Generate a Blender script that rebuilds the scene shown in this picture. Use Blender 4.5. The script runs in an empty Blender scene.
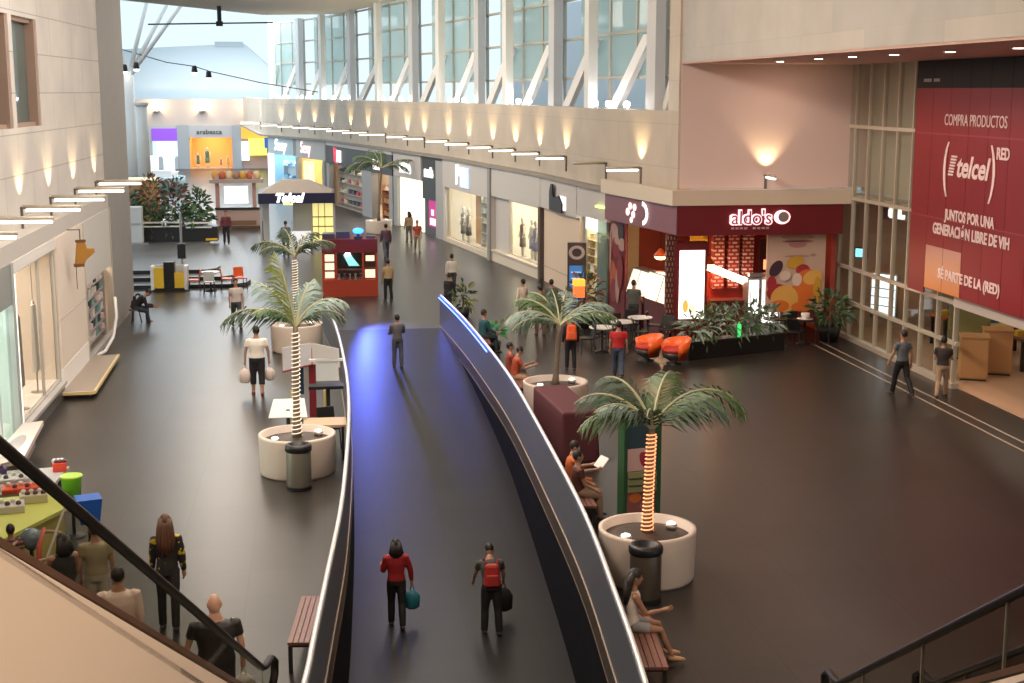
import bpy, bmesh, math, random
from mathutils import Vector, Matrix
random.seed(7)
S = bpy.context.scene
C = S.collection
PI = math.pi
R = math.radians

# ------------------------------------------------------------------ camera, sky, big lights, exposure
cd = bpy.data.cameras.new('camera')
cam = bpy.data.objects.new('camera', cd)
C.objects.link(cam)
cam.location = (0, 0, 7.5)
cam.rotation_euler = (R(90 - 10.164), 0, R(-7.886))
cd.sensor_width = 36
cd.lens = 1400 / 1024 * 36
cd.clip_end = 600
S.camera = cam
S.view_settings.view_transform = 'Standard'
S.view_settings.look = 'None'
S.view_settings.exposure = 0.18
S.view_settings.gamma = 1.0
S.view_settings.use_curve_mapping = False

w = bpy.data.worlds.new('sky')
S.world = w
w.use_nodes = True
bg = w.node_tree.nodes['Background']
bg.inputs[0].default_value = (0.72, 0.87, 0.97, 1)
bg.inputs[1].default_value = 1.05


def area(name, loc, size, power, col, rot=(0, 0, 0), size_y=None):
    l = bpy.data.lights.new(name, 'AREA')
    l.energy = power
    l.color = col
    l.size = size
    if size_y:
        l.shape = 'RECTANGLE'
        l.size_y = size_y
    o = bpy.data.objects.new(name, l)
    o.location = loc
    o.rotation_euler = rot
    C.objects.link(o)
    return o


WARM = (1.0, 0.80, 0.60)
# added unseen fills under the roof, aimed to brighten the left and right walls
area('wall_fill_entrance_left', (6.5, 7, 12.3), 3, 1500, WARM, (0, R(48), 0), 8)
area('wall_fill_entrance_right', (-3.0, 10, 12.3), 3, 700, WARM, (0, R(-55), 0), 14)
area('wall_fill_left', (3.0, 32, 12.3), 3, 2000, (1.0, 0.91, 0.82), (0, R(50), 0), 22)
area('wall_fill_right', (-1.0, 30, 12.3), 3, 2300, (1.0, 0.84, 0.70), (0, R(-55), 0), 20)
area('wall_fill_curve', (-4.5, 66, 12.3), 3, 3000, (1.0, 0.86, 0.70), (0, R(-48), 0), 30)
area('overhead_fill_middle', (-1.0, 58, 12.3), 9, 600, (1.0, 0.88, 0.76), size_y=20)  # unseen overhead fill added to light the hall
area('overhead_fill_left', (-3.2, 24, 12.3), 2.5, 700, (1.0, 0.92, 0.84), size_y=22)  # unseen overhead fill added to brighten the left floor
area('soffit_light', (13.6, 29, 8.2), 0.8, 220, (1.0, 0.70, 0.55), size_y=22)
area('skylight_court', (-8, 120, 13), 14, 7000, (0.86, 0.94, 1.0), size_y=34)


# ------------------------------------------------------------------ materials
MATS = {}


def mat(name, col, rough=0.6, metal=0.0, emit=0.0, ecol=None, spec=0.5):
    if name in MATS:
        return MATS[name]
    m = bpy.data.materials.new(name)
    m.use_nodes = True
    b = m.node_tree.nodes['Principled BSDF']
    b.inputs['Base Color'].default_value = (*col, 1)
    b.inputs['Roughness'].default_value = rough
    b.inputs['Metallic'].default_value = metal
    b.inputs['Specular IOR Level'].default_value = spec
    if emit:
        b.inputs['Emission Color'].default_value = (*(ecol or col), 1)
        b.inputs['Emission Strength'].default_value = emit
    MATS[name] = m
    return m


def nodes(m):
    nt = m.node_tree
    return nt, nt.nodes, nt.links, nt.nodes['Principled BSDF']


def mottled(name, c1, c2, scale=3.0, rough=0.6, bump=0.0, spec=0.5):
    m = mat(name, c1, rough, spec=spec)
    nt, N, L, b = nodes(m)
    tc = N.new('ShaderNodeTexCoord')
    n = N.new('ShaderNodeTexNoise')
    n.inputs['Scale'].default_value = scale
    n.inputs['Detail'].default_value = 4
    L.new(tc.outputs['Object'], n.inputs['Vector'])
    mx = N.new('ShaderNodeMix')
    mx.data_type = 'RGBA'
    mx.inputs['A'].default_value = (*c1, 1)
    mx.inputs['B'].default_value = (*c2, 1)
    L.new(n.outputs['Fac'], mx.inputs['Factor'])
    L.new(mx.outputs['Result'], b.inputs['Base Color'])
    if bump:
        bp = N.new('ShaderNodeBump')
        bp.inputs['Strength'].default_value = bump
        bp.inputs['Distance'].default_value = 0.02
        L.new(n.outputs['Fac'], bp.inputs['Height'])
        L.new(bp.outputs['Normal'], b.inputs['Normal'])
    return m


def panels(name, c1, c2, cm, bw, rh, axes, mortar=0.012, rough=0.5, off=0.5, spec=0.5, rvar=0.0, smooth=0.1):
    """cladding or tiles with thin joints: brick pattern over two object axes"""
    m = mat(name, c1, rough, spec=spec)
    nt, N, L, b = nodes(m)
    tc = N.new('ShaderNodeTexCoord')
    sp = N.new('ShaderNodeSeparateXYZ')
    cb = N.new('ShaderNodeCombineXYZ')
    L.new(tc.outputs['Object'], sp.inputs[0])
    L.new(sp.outputs[axes[0]], cb.inputs[0])
    L.new(sp.outputs[axes[1]], cb.inputs[1])
    br = N.new('ShaderNodeTexBrick')
    br.offset = off
    br.inputs['Color1'].default_value = (*c1, 1)
    br.inputs['Color2'].default_value = (*c2, 1)
    br.inputs['Mortar'].default_value = (*cm, 1)
    br.inputs['Scale'].default_value = 1
    br.inputs['Mortar Size'].default_value = mortar
    br.inputs['Mortar Smooth'].default_value = smooth
    br.inputs['Brick Width'].default_value = bw
    br.inputs['Row Height'].default_value = rh
    L.new(cb.outputs[0], br.inputs['Vector'])
    n = N.new('ShaderNodeTexNoise')
    n.inputs['Scale'].default_value = 0.7
    n.inputs['Detail'].default_value = 5
    L.new(tc.outputs['Object'], n.inputs['Vector'])
    mx = N.new('ShaderNodeMix')
    mx.data_type = 'RGBA'
    mx.blend_type = 'MULTIPLY'
    mx.inputs['Factor'].default_value = 0.35
    L.new(br.outputs['Color'], mx.inputs['A'])
    L.new(n.outputs['Fac'], mx.inputs['B'])
    L.new(mx.outputs['Result'], b.inputs['Base Color'])
    if rvar:
        mr = N.new('ShaderNodeMapRange')
        mr.inputs['To Min'].default_value = rough - rvar
        mr.inputs['To Max'].default_value = rough + rvar
        L.new(n.outputs['Fac'], mr.inputs['Value'])
        L.new(mr.outputs['Result'], b.inputs['Roughness'])
    return m


def glass(name, tint, gloss=0.12, body=0.0, bodycol=(0.6, 0.7, 0.7)):
    if name in MATS:
        return MATS[name]
    m = bpy.data.materials.new(name)
    m.use_nodes = True
    nt = m.node_tree
    N, L = nt.nodes, nt.links
    N.clear()
    out = N.new('ShaderNodeOutputMaterial')
    t = N.new('ShaderNodeBsdfTransparent')
    t.inputs[0].default_value = (*tint, 1)
    g = N.new('ShaderNodeBsdfGlossy')
    g.inputs['Roughness'].default_value = 0.05
    fr = N.new('ShaderNodeFresnel')
    fr.inputs[0].default_value = 1.45
    mx = N.new('ShaderNodeMixShader')
    if gloss < 0.01:
        mx.inputs[0].default_value = 0
    else:
        ad = N.new('ShaderNodeMath')
        ad.operation = 'MULTIPLY'
        ad.inputs[1].default_value = gloss / 0.12
        ad.use_clamp = True
        L.new(fr.outputs[0], ad.inputs[0])
        ge = N.new('ShaderNodeNewGeometry')
        iv = N.new('ShaderNodeMath')
        iv.operation = 'SUBTRACT'
        iv.inputs[0].default_value = 1.0
        L.new(ge.outputs['Backfacing'], iv.inputs[1])
        fm = N.new('ShaderNodeMath')
        fm.operation = 'MULTIPLY'
        L.new(ad.outputs[0], fm.inputs[0])
        L.new(iv.outputs[0], fm.inputs[1])
        L.new(fm.outputs[0], mx.inputs[0])
    L.new(t.outputs[0], mx.inputs[1])
    L.new(g.outputs[0], mx.inputs[2])
    last = mx
    if body:
        d = N.new('ShaderNodeBsdfDiffuse')
        d.inputs[0].default_value = (*bodycol, 1)
        tl = N.new('ShaderNodeBsdfTranslucent')
        tl.inputs[0].default_value = (*bodycol, 1)
        m1 = N.new('ShaderNodeMixShader')
        L.new(d.outputs[0], m1.inputs[1])
        L.new(tl.outputs[0], m1.inputs[2])
        m2 = N.new('ShaderNodeMixShader')
        m2.inputs[0].default_value = body
        L.new(mx.outputs[0], m2.inputs[1])
        L.new(m1.outputs[0], m2.inputs[2])
        last = m2
    L.new(last.outputs[0], out.inputs[0])
    MATS[name] = m
    return m


M_floor = panels('floor_tile', (0.038, 0.030, 0.0255), (0.028, 0.0225, 0.019), (0.018, 0.015, 0.013), 1.2, 1.2, (0, 1), 0.012, 0.33, 0.0, 0.42, 0.0)
M_ramp = panels('ramp_tile', (0.019, 0.0165, 0.015), (0.015, 0.013, 0.012), (0.009, 0.008, 0.0075), 1.2, 1.2, (0, 1), 0.010, 0.38, 0.0, 0.25, 0.0)
M_stoneL = panels('stone_left', (0.75, 0.70, 0.65), (0.71, 0.66, 0.61), (0.45, 0.42, 0.38), 2.7, 0.93, (1, 2), 0.014, 0.55)
M_stoneR = panels('stone_right', (0.60, 0.54, 0.47), (0.52, 0.485, 0.44), (0.52, 0.47, 0.41), 3.6, 2.9, (1, 2), 0.01, 0.6)
M_upper = panels('plaster_upper', (0.68, 0.57, 0.45), (0.65, 0.55, 0.44), (0.54, 0.46, 0.37), 4.0, 1.3, (1, 2), 0.012, 0.6)
M_pier = mottled('pier_stone_shaded', (0.36, 0.34, 0.32), (0.30, 0.285, 0.27), 2.0, 0.6)  # grey stone, its colour darkened further because this face is unlit
M_pink = mottled('pink_plaster', (0.78, 0.62, 0.58), (0.74, 0.59, 0.55), 0.8, 0.7)
M_white = mat('white_paint', (0.78, 0.76, 0.72), 0.5)
M_cream = mat('cream_paint', (0.70, 0.60, 0.48), 0.6)
M_grey = mat('grey_panel', (0.42, 0.41, 0.40), 0.5)
M_fascia = mat('fascia_grey', (0.58, 0.54, 0.50), 0.55)
M_ceiling = mat('ceiling_paint', (0.82, 0.76, 0.66), 0.8)
M_soffit = mat('soffit_paint', (0.58, 0.36, 0.30), 0.7)
M_black = mat('black_plastic', (0.012, 0.012, 0.013), 0.4)
M_dark = mat('dark_metal', (0.05, 0.048, 0.046), 0.4, 0.5)
M_steel = mat('brushed_steel', (0.48, 0.46, 0.44), 0.32, 0.9)
M_alu = mat('aluminium_cream', (0.56, 0.50, 0.41), 0.4, 0.3)
M_maroon = mat('maroon_panel', (0.16, 0.012, 0.018), 0.4)
M_mauve = mat('mauve_panel', (0.24, 0.10, 0.12), 0.45)
M_red = mat('red_paint', (0.45, 0.03, 0.02), 0.45)
M_orange = mat('orange_plastic', (0.80, 0.13, 0.02), 0.35)
M_yellow = mat('yellow_paint', (0.80, 0.50, 0.03), 0.5)
M_wood = mat('warm_wood', (0.50, 0.26, 0.11), 0.45)
M_green = mat('green_paint', (0.05, 0.22, 0.06), 0.5)
M_lampw = mat('lamp_white', (1, 1, 1), 0.5, 0, 6.0, (1.0, 0.93, 0.82))
M_lampwarm = mat('lamp_warm', (1, 1, 1), 0.5, 0, 9.0, (1.0, 0.80, 0.52))
M_sign = mat('sign_glow', (1, 1, 1), 0.5, 0, 1.15, (1.0, 0.98, 0.96))
M_signpink = mat('sign_pink_glow', (1, 0.8, 0.8), 0.5, 0, 1.15, (1.0, 0.60, 0.66))
M_signblue = mat('sign_blue_glow', (0.7, 0.8, 1), 0.5, 0, 0.9, (0.30, 0.46, 1.0))
M_glass = glass('clear_glass', (0.90, 0.93, 0.92), 0.12)
M_glassdark = glass('balustrade_glass', (0.74, 0.74, 0.70), 0.03)
M_glassgreen = glass('frosted_green_glass', (0.84, 0.92, 0.90), 0.05, 0.5, (0.66, 0.76, 0.72))


def glow(col, s):
    return mat('glow_%02d%02d%02d_%d' % (int(col[0] * 99), int(col[1] * 99), int(col[2] * 99), int(s * 100)), col, 0.6, 0, s, col)


def colour(col, rough=0.6):
    return mat('paint_%03d%03d%03d' % tuple(int(c * 255) for c in col), col, rough)


# ------------------------------------------------------------------ mesh building
class MB:
    def __init__(s):
        s.v, s.f, s.m = [], [], []

    def add(s, vs, fs, mi=0):
        o = len(s.v)
        s.v += [tuple(p) for p in vs]
        s.f += [tuple(i + o for i in f) for f in fs]
        s.m += [mi] * len(fs)
        return s

    def box(s, x0, x1, y0, y1, z0, z1, mi=0, rz=0, piv=None):
        vs = [(x, y, z) for z in (z0, z1) for (x, y) in ((x0, y0), (x1, y0), (x1, y1), (x0, y1))]
        if rz:
            px, py = piv or ((x0 + x1) / 2, (y0 + y1) / 2)
            c, n = math.cos(rz), math.sin(rz)
            vs = [(px + (x - px) * c - (y - py) * n, py + (x - px) * n + (y - py) * c, z) for x, y, z in vs]
        return s.add(vs, [(3, 2, 1, 0), (4, 5, 6, 7), (0, 1, 5, 4), (1, 2, 6, 5), (2, 3, 7, 6), (3, 0, 4, 7)], mi)

    def prism(s, poly, z0, z1, mi=0):
        n = len(poly)
        a = sum(poly[i][0] * poly[(i + 1) % n][1] - poly[(i + 1) % n][0] * poly[i][1] for i in range(n))
        if a < 0:
            poly = poly[::-1]
        vs = [(x, y, z0) for x, y in poly] + [(x, y, z1) for x, y in poly]
        fs = [tuple(range(n - 1, -1, -1)), tuple(range(n, 2 * n))]
        fs += [(i, (i + 1) % n, n + (i + 1) % n, n + i) for i in range(n)]
        return s.add(vs, fs, mi)

    def hull8(s, p, mi=0):
        return s.add(p, [(3, 2, 1, 0), (4, 5, 6, 7), (0, 1, 5, 4), (1, 2, 6, 5), (2, 3, 7, 6), (3, 0, 4, 7)], mi)

    def quad(s, a, b, c, d, mi=0):
        return s.add([a, b, c, d], [(0, 1, 2, 3)], mi)

    def tube(s, pts, r, n=8, mi=0, cap=True):
        """round tube through points; r one radius or one per point"""
        pts = [Vector(p) for p in pts]
        rs = r if isinstance(r, (list, tuple)) else [r] * len(pts)
        vs, fs = [], []
        up = Vector((0, 0, 1))
        for i, p in enumerate(pts):
            t = (pts[min(i + 1, len(pts) - 1)] - pts[max(i - 1, 0)]).normalized()
            if i == 0:
                ref = up if abs(t.z) < 0.95 else Vector((0, 1, 0))
                a = t.cross(ref).normalized()
            else:
                a = (a - t * a.dot(t)).normalized()
            b = a.cross(t).normalized()
            q = rs[i]
            ra, rb = q if isinstance(q, (list, tuple)) else (q, q)
            for k in range(n):
                an = 2 * PI * k / n
                vs.append(p + a * (math.cos(an) * ra) + b * (math.sin(an) * rb))
        for i in range(len(pts) - 1):
            for k in range(n):
                k2 = (k + 1) % n
                fs.append((i * n + k, i * n + k2, (i + 1) * n + k2, (i + 1) * n + k))
        if cap:
            fs.append(tuple(range(n - 1, -1, -1)))
            fs.append(tuple((len(pts) - 1) * n + k for k in range(n)))
        return s.add(vs, fs, mi)

    def lathe(s, prof, cx=0, cy=0, n=32, mi=0, sx=1, sy=1):
        """profile of (radius, z) turned about a vertical axis"""
        vs, fs = [], []
        for r, z in prof:
            for k in range(n):
                a = 2 * PI * k / n
                vs.append((cx + math.cos(a) * r * sx, cy + math.sin(a) * r * sy, z))
        for i in range(len(prof) - 1):
            for k in range(n):
                k2 = (k + 1) % n
                fs.append((i * n + k, i * n + k2, (i + 1) * n + k2, (i + 1) * n + k))
        fs.append(tuple(range(n - 1, -1, -1)))
        fs.append(tuple((len(prof) - 1) * n + k for k in range(n)))
        return s.add(vs, fs, mi)

    def ball(s, c, r, n=12, m=8, mi=0):
        rx, ry, rz = r if isinstance(r, (list, tuple)) else (r, r, r)
        vs, fs = [(c[0], c[1], c[2] - rz)], []
        for i in range(1, m):
            ph = -PI / 2 + PI * i / m
            for k in range(n):
                a = 2 * PI * k / n
                vs.append((c[0] + math.cos(a) * math.cos(ph) * rx, c[1] + math.sin(a) * math.cos(ph) * ry, c[2] + math.sin(ph) * rz))
        vs.append((c[0], c[1], c[2] + rz))
        for k in range(n):
            fs.append((0, 1 + (k + 1) % n, 1 + k))
        for i in range(m - 2):
            for k in range(n):
                k2 = (k + 1) % n
                fs.append((1 + i * n + k, 1 + i * n + k2, 1 + (i + 1) * n + k2, 1 + (i + 1) * n + k))
        t = len(vs) - 1
        b = 1 + (m - 2) * n
        for k in range(n):
            fs.append((b + k, b + (k + 1) % n, t))
        return s.add(vs, fs, mi)

    def mesh(s, name):
        me = bpy.data.meshes.new(name)
        me.from_pydata(s.v, [], s.f)
        for p, i in zip(me.polygons, s.m):
            p.material_index = i
        me.update()
        return me


def obj(name, mb, m, parent=None, smooth=False, bevel=0.0, loc=None, rz=0.0):
    me = mb.mesh(name) if isinstance(mb, MB) else mb
    for k in (m if isinstance(m, (list, tuple)) else [m]):
        me.materials.append(k)
    if smooth:
        for p in me.polygons:
            p.use_smooth = True
    o = bpy.data.objects.new(name, me)
    C.objects.link(o)
    if parent:
        o.parent = parent
    if loc:
        o.location = loc
    if rz:
        o.rotation_euler = (0, 0, rz)
    if bevel:
        b = o.modifiers.new('bevel', 'BEVEL')
        b.width = bevel
        b.segments = 2
        b.limit_method = 'ANGLE'
    return o


def each(name, boxes, m, parent):
    for q in boxes:
        o = obj(name, MB().box(*q), m, parent)
    return o


def tag(o, label, cat, group=None, kind=None):
    o['label'] = label
    o['category'] = cat
    if group:
        o['group'] = group
    if kind:
        o['kind'] = kind
    return o


def thing(name, label, cat, loc=(0, 0, 0), rz=0.0, group=None):
    o = bpy.data.objects.new(name, None)
    o.empty_display_size = 0.2
    C.objects.link(o)
    o.location = loc
    o.rotation_euler = (0, 0, rz)
    return tag(o, label, cat, group)


def struct(name, mb, m, label=None, parent=None, smooth=False):
    o = obj(name, mb, m, parent, smooth)
    if not parent:
        o['kind'] = 'structure'
        if label:
            o['label'] = label
            o['category'] = name.split('_')[0]
    return o


def sroot(name, label, loc=(0, 0, 0), rz=0.0):
    o = bpy.data.objects.new(name, None)
    C.objects.link(o)
    o.location = loc
    o.rotation_euler = (0, 0, rz)
    o['kind'] = 'structure'
    o['label'] = label
    o['category'] = name.split('_')[0]
    return o


def dup(root, loc=None, rz=None, label=None):
    """a copy of a thing with copies of its parts and sub-parts"""
    r = root.copy()
    C.objects.link(r)
    if loc is not None:
        r.location = loc
    if rz is not None:
        r.rotation_euler = (0, 0, rz)
    if label:
        r['label'] = label
    for ch in list(root.children):
        c = ch.copy()
        C.objects.link(c)
        c.parent = r
        for g in list(ch.children):
            d = g.copy()
            C.objects.link(d)
            d.parent = c
    return r


TEXTS = []


def lettering(parent, s, size, loc, m, rz=0.0, rx=PI / 2, extrude=0.02, shear=0.0, sx=1.0, name='lettering', align='CENTER', bold=0.0, width=None):
    cu = bpy.data.curves.new(name, 'FONT')
    cu.body = s
    cu.size = size
    cu.extrude = extrude
    cu.offset = bold
    cu.shear = shear
    cu.align_x = align
    cu.align_y = 'CENTER'
    cu.resolution_u = 3
    cu.materials.append(m)
    o = bpy.data.objects.new(name + '_text', cu)
    TEXTS.append((o, name))
    C.objects.link(o)
    o.parent = parent
    o.location = loc
    o.rotation_euler = (rx, 0, rz)
    o.scale = (sx, 1, 1)
    if width:
        bpy.context.view_layer.update()
        o.scale = (width / max(o.dimensions.x, 1e-3) * sx, 1, 1)
    return o


ORD = ['first', 'second', 'third', 'fourth', 'fifth', 'sixth', 'seventh', 'eighth', 'ninth', 'tenth', 'eleventh', 'twelfth', 'thirteenth',
       'fourteenth', 'fifteenth', 'sixteenth', 'seventeenth', 'eighteenth', 'nineteenth', 'twentieth', 'twenty-first', 'twenty-second']

# plan of the long curved shop front on the right: (Y, X)
K = [(30, 10.9), (41, 10.7), (44.2, 10.2), (48.3, 9.6), (55.8, 8.87), (62.5, 7.74), (70.4, 6.5), (77.3, 4.9), (86, 2.95), (95, 0.9), (102, -1.5), (108, -3.9), (140, -7)]


def fx(Y):
    for (a, b), (c, d) in zip(K, K[1:]):
        if a <= Y <= c:
            return b + (d - b) * (Y - a) / (c - a)


def fdir(Y):
    d = Vector((fx(min(Y + 1, 139.9)) - fx(max(Y - 1, 41)), min(Y + 1, 139.9) - max(Y - 1, 41)))
    return d.normalized()


def curve_pts(y0, y1, off=0.0, step=1.5):
    n = max(2, int((y1 - y0) / step) + 1)
    out = []
    for i in range(n):
        y = y0 + (y1 - y0) * i / (n - 1)
        d = fdir(y)
        out.append((fx(y) + d.y * off, y - d.x * off))   # off > 0 : towards the shops
    return out
# ------------------------------------------------------------------ floor, ramp, parapets
RL = [(-1.6, 5), (-0.66, 10.5), (-0.22, 14.85), (-0.12, 16.1), (0.11, 19.0), (0.29, 21.3), (0.42, 23.7), (0.57, 27.5), (0.63, 31.5), (0.56, 36.4), (0.41, 40.4), (0.15, 44.2)]
RR = [(2.1, 5), (2.95, 10.5), (3.43, 14.35), (3.70, 17.3), (3.95, 20.7), (4.11, 25.2), (4.24, 30.9), (4.18, 35.9), (4.04, 40.3), (3.80, 44.6)]


def smooth(pts, k=5):
    out = []
    for i in range(len(pts) - 1):
        p0, p1, p2, p3 = pts[max(i - 1, 0)], pts[i], pts[i + 1], pts[min(i + 2, len(pts) - 1)]
        for j in range(k):
            t = j / k
            q = []
            for a, b, c, d in zip(p0, p1, p2, p3):
                q.append(0.5 * (2 * b + (c - a) * t + (2 * a - 5 * b + 4 * c - d) * t * t + (3 * b - a - 3 * c + d) * t ** 3))
            out.append(tuple(q))
    out.append(tuple(pts[-1]))
    return out


SL, SR = smooth(RL), smooth(RR)
ramp_z = lambda y: min(0.0, -(44.2 - y) * 0.085)

fl = MB()
fl.prism([(-60, -7)] + [(-60, 44.2)] + [p for p in reversed(SL)] + [(-1.6, -7)], -0.3, 0)
fl.prism([(24, -7), (2.1, -7)] + SR[:-1] + [(3.8, 44.2), (24, 44.2)], -0.3, 0)
fl.prism([(-60, 44.2), (24, 44.2), (24, 146), (-60, 146)], -0.3, 0)
struct('floor', fl, M_floor, 'dark polished tile floor of the mall')
rp = MB()
ys = [5 + 39.2 * i / 28 for i in range(29)]


def at_y(pts, y):
    for a, b in zip(pts, pts[1:]):
        if a[1] <= y <= b[1]:
            return a[0] + (b[0] - a[0]) * (y - a[1]) / (b[1] - a[1])
    return pts[-1][0]


for a, b in zip(ys, ys[1:]):
    rp.quad((at_y(SL, a), a, ramp_z(a)), (at_y(SR, a), a, ramp_z(a)), (at_y(SR, b), b, ramp_z(b)), (at_y(SL, b), b, ramp_z(b)))
rp.quad((-1.6, 5, ramp_z(5)), (2.1, 5, ramp_z(5)), (2.1, -7, ramp_z(5)), (-1.6, -7, ramp_z(5)))
struct('floor_ramp', rp, M_ramp, 'dark tiled ramp sinking towards the viewer between two curved parapets')

M_parapet = mat('parapet_panel', (0.080, 0.088, 0.105), 0.40, 0.0, spec=0.45)
M_strip = mat('slab_edge_strip', (0.34, 0.25, 0.18), 0.5)
M_blackwall = mat('black_ramp_wall', (0.004, 0.004, 0.004), 0.7, spec=0.1)


def parapet(name, pts, side, label):
    t = thing(name, label, 'parapet')

    def ribbon(z0f, z1f, off0, off1):
        m = MB()
        n = len(pts)
        vs = []
        for i, (x, y) in enumerate(pts):
            a, b = pts[max(i - 1, 0)], pts[min(i + 1, n - 1)]
            d = Vector((b[0] - a[0], b[1] - a[1])).normalized()
            nx, ny = d.y * side, -d.x * side       # side +1: thickness grows to the right
            for off, zf in ((off0, z0f), (off1, z0f), (off1, z1f), (off0, z1f)):
                vs.append((x + nx * off, y + ny * off, zf(y)))
        fs = []
        for i in range(n - 1):
            for k in range(4):
                fs.append((4 * i + k, 4 * i + (k + 1) % 4, 4 * i + 4 + (k + 1) % 4, 4 * i + 4 + k))
        fs += [(3, 2, 1, 0), (4 * n - 4, 4 * n - 3, 4 * n - 2, 4 * n - 1)]
        return m.add(vs, fs)
    obj('side_panel', ribbon(lambda y: 0.02, lambda y: 0.97, 0.02, 0.10), M_parapet, t)
    obj('slab_edge', ribbon(lambda y: max(-0.34, ramp_z(y) - 0.05), lambda y: 0.02, 0.0, 0.12), M_strip, t)
    obj('base_wall', ribbon(lambda y: min(ramp_z(y), -0.36) - 0.1, lambda y: -0.34, -0.005, 0.14), M_blackwall, t)
    obj('handrail', MB().tube([(x + side * 0.06, y, 1.0) for x, y in pts], 0.036, 8), mat('rail_steel', (0.80, 0.80, 0.80), 0.3, 0.4), t, True)
    return t


parapet('parapet', SL, -1, 'left curved grey parapet with pale handrail along the sunken ramp')
pr_ = parapet('parapet', SR, 1, 'right curved grey parapet with pale handrail, blue glow at its far end')
obj('added_led_strip', MB().tube([(x - 0.012, y, 0.925) for x, y in SR if y > 34.5], 0.016, 6), mat('added_led_blue', (0.2, 0.3, 1.0), 0.5, 0, 7, (0.06, 0.13, 1.0)), pr_)  # glowing strip added under the rail to put blue light on the panel

# ------------------------------------------------------------------ ceiling and outer walls
ce = MB()
edge = [(x, y) for x, y in curve_pts(42, 96, 0.9)]
ce.prism([(-12, -7), (17, -7), (17, 42)] + edge + [(-3.3, 98), (-12, 80.5)], 12.5, 13.0)
struct('ceiling', ce, M_ceiling, 'pale flat roof soffit high over the hall')
struct('wall_back', MB().box(-12, 17, -7.3, -7, -4, 12.5), M_cream)

lx = lambda y: -6.47 - 0.03 * (44.5 - y)      # the upper stone wall runs slightly askew to the shops
wl = MB()


def wall_piece(y0, y1, z0, z1):
    wl.hull8([(lx(y0) - 0.5, y0, z0), (lx(y0), y0, z0), (lx(y1), y1, z0), (lx(y1) - 0.5, y1, z0), (lx(y0) - 0.5, y0, z1), (lx(y0), y0, z1), (lx(y1), y1, z1), (lx(y1) - 0.5, y1, z1)])


for q in ((-7, 31.2, 4.35, 12.5), (36.3, 44.5, 4.35, 12.5), (31.2, 36.3, 4.35, 6.65), (31.2, 36.3, 9.2, 12.5), (33.45, 33.8, 6.65, 9.2)):
    wall_piece(*q)
wl.box(-6.9, -6.4, -7, 24.4, 0, 3.95)
struct('wall_left', wl, M_stoneL, 'pale stone panelled wall above the left shops')
struct('trim_1', MB().prism([(-8.4, -7), (-6.4, -7), (-6.4, 44.5), (-6.9, 44.5)], 3.95, 4.35), M_fascia, 'grey ledge running along the top of the left shops')
struct('wall_left_pier', MB().box(-7.0, -6.46, 44.5, 50.0, 0, 12.5), M_pier, 'grey stone pier closing the end of the left wall')

M_winframe = mat('window_frame_brown', (0.34, 0.23, 0.18), 0.5)
M_winglass = glass('tall_window_glass', (0.6, 0.66, 0.64), 0.12, 0.6, (0.34, 0.38, 0.36))
for k, (y0, y1) in enumerate(((31.2, 33.45), (33.8, 36.3))):
    wn = sroot('window_%d' % (k + 1), '%s tall recessed window with brown frame in the left stone wall' % ('nearer' if k == 0 else 'farther'), (lx(y0), y0, 0), -math.atan(0.03))
    L = y1 - y0
    for q in ((-0.35, -0.10, 0, 0.12, 6.65, 9.2), (-0.45, -0.02, L - 0.22, L, 6.65, 9.2), (-0.35, -0.1, 0, L, 6.65, 6.75), (-0.35, -0.1, 0, L, 9.1, 9.2)):
        obj('frame', MB().box(*q), M_winframe, wn)
    obj('pane', MB().box(-0.26, -0.24, 0.12, L - 0.22, 6.75, 9.1), M_winglass, wn)
struct('wall_left_office', MB().box(-9.4, -9.2, 28, 38, 5.5, 10), M_cream)

# right: big panelled block overhead, soffit, pink wall, beige panel behind the upper glass
struct('wall_right_block', MB().box(10.75, 16.6, -7, 41, 8.32, 12.5), M_stoneR, 'large beige stone block overhanging the right side')
struct('ceiling_soffit', MB().box(10.77, 16.6, -7, 41, 8.27, 8.32), M_soffit, 'pinkish soffit with small downlights under the beige block')
struct('wall_pink', MB().box(10.75, 16.6, 41, 41.3, 4.6, 12.5), M_pink, 'plain pinkish wall above the red ice-cream counter')
struct('wall_corner', MB().box(10.68, 11.1, 41.03, 42.3, 4.3, 12.5), M_upper, 'beige wall corner beside the last clerestory window')
struct('wall_right_upper_panel', MB().box(16.55, 16.7, -7, 41.3, 4.45, 8.3), mat('blind_beige', (0.50, 0.44, 0.34), 0.7), 'beige blind wall behind the upper glass')
up = MB()
A = curve_pts(41.1, 139, 0.0)
B = curve_pts(41.1, 139, 0.4)
for (a, b), (c, d) in zip(zip(A, A[1:]), zip(B, B[1:])):
    up.hull8([(a[0], a[1], 4.25), (c[0], c[1], 4.25), (d[0], d[1], 4.25), (b[0], b[1], 4.25), (a[0], a[1], 6.9), (c[0], c[1], 6.9), (d[0], d[1], 6.9), (b[0], b[1], 6.9)])
struct('wall_right', up, M_upper, 'long curved cream wall above the right shop fronts')
led = MB()
A = curve_pts(46.4, 139, -0.30)
B = curve_pts(46.4, 139, 0.1)
for (a, b), (c, d) in zip(zip(A, A[1:]), zip(B, B[1:])):
    led.hull8([(a[0], a[1], 4.13), (c[0], c[1], 4.13), (d[0], d[1], 4.13), (b[0], b[1], 4.13), (a[0], a[1], 4.27), (c[0], c[1], 4.27), (d[0], d[1], 4.27), (b[0], b[1], 4.27)])
struct('trim_2', led, mat('ledge_shadow', (0.30, 0.26, 0.22), 0.6), 'thin ledge moulding coloured dark for its shadow line over the right shop fronts')  # shadow line along the ledge is put into the dark colour
le = MB()
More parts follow.
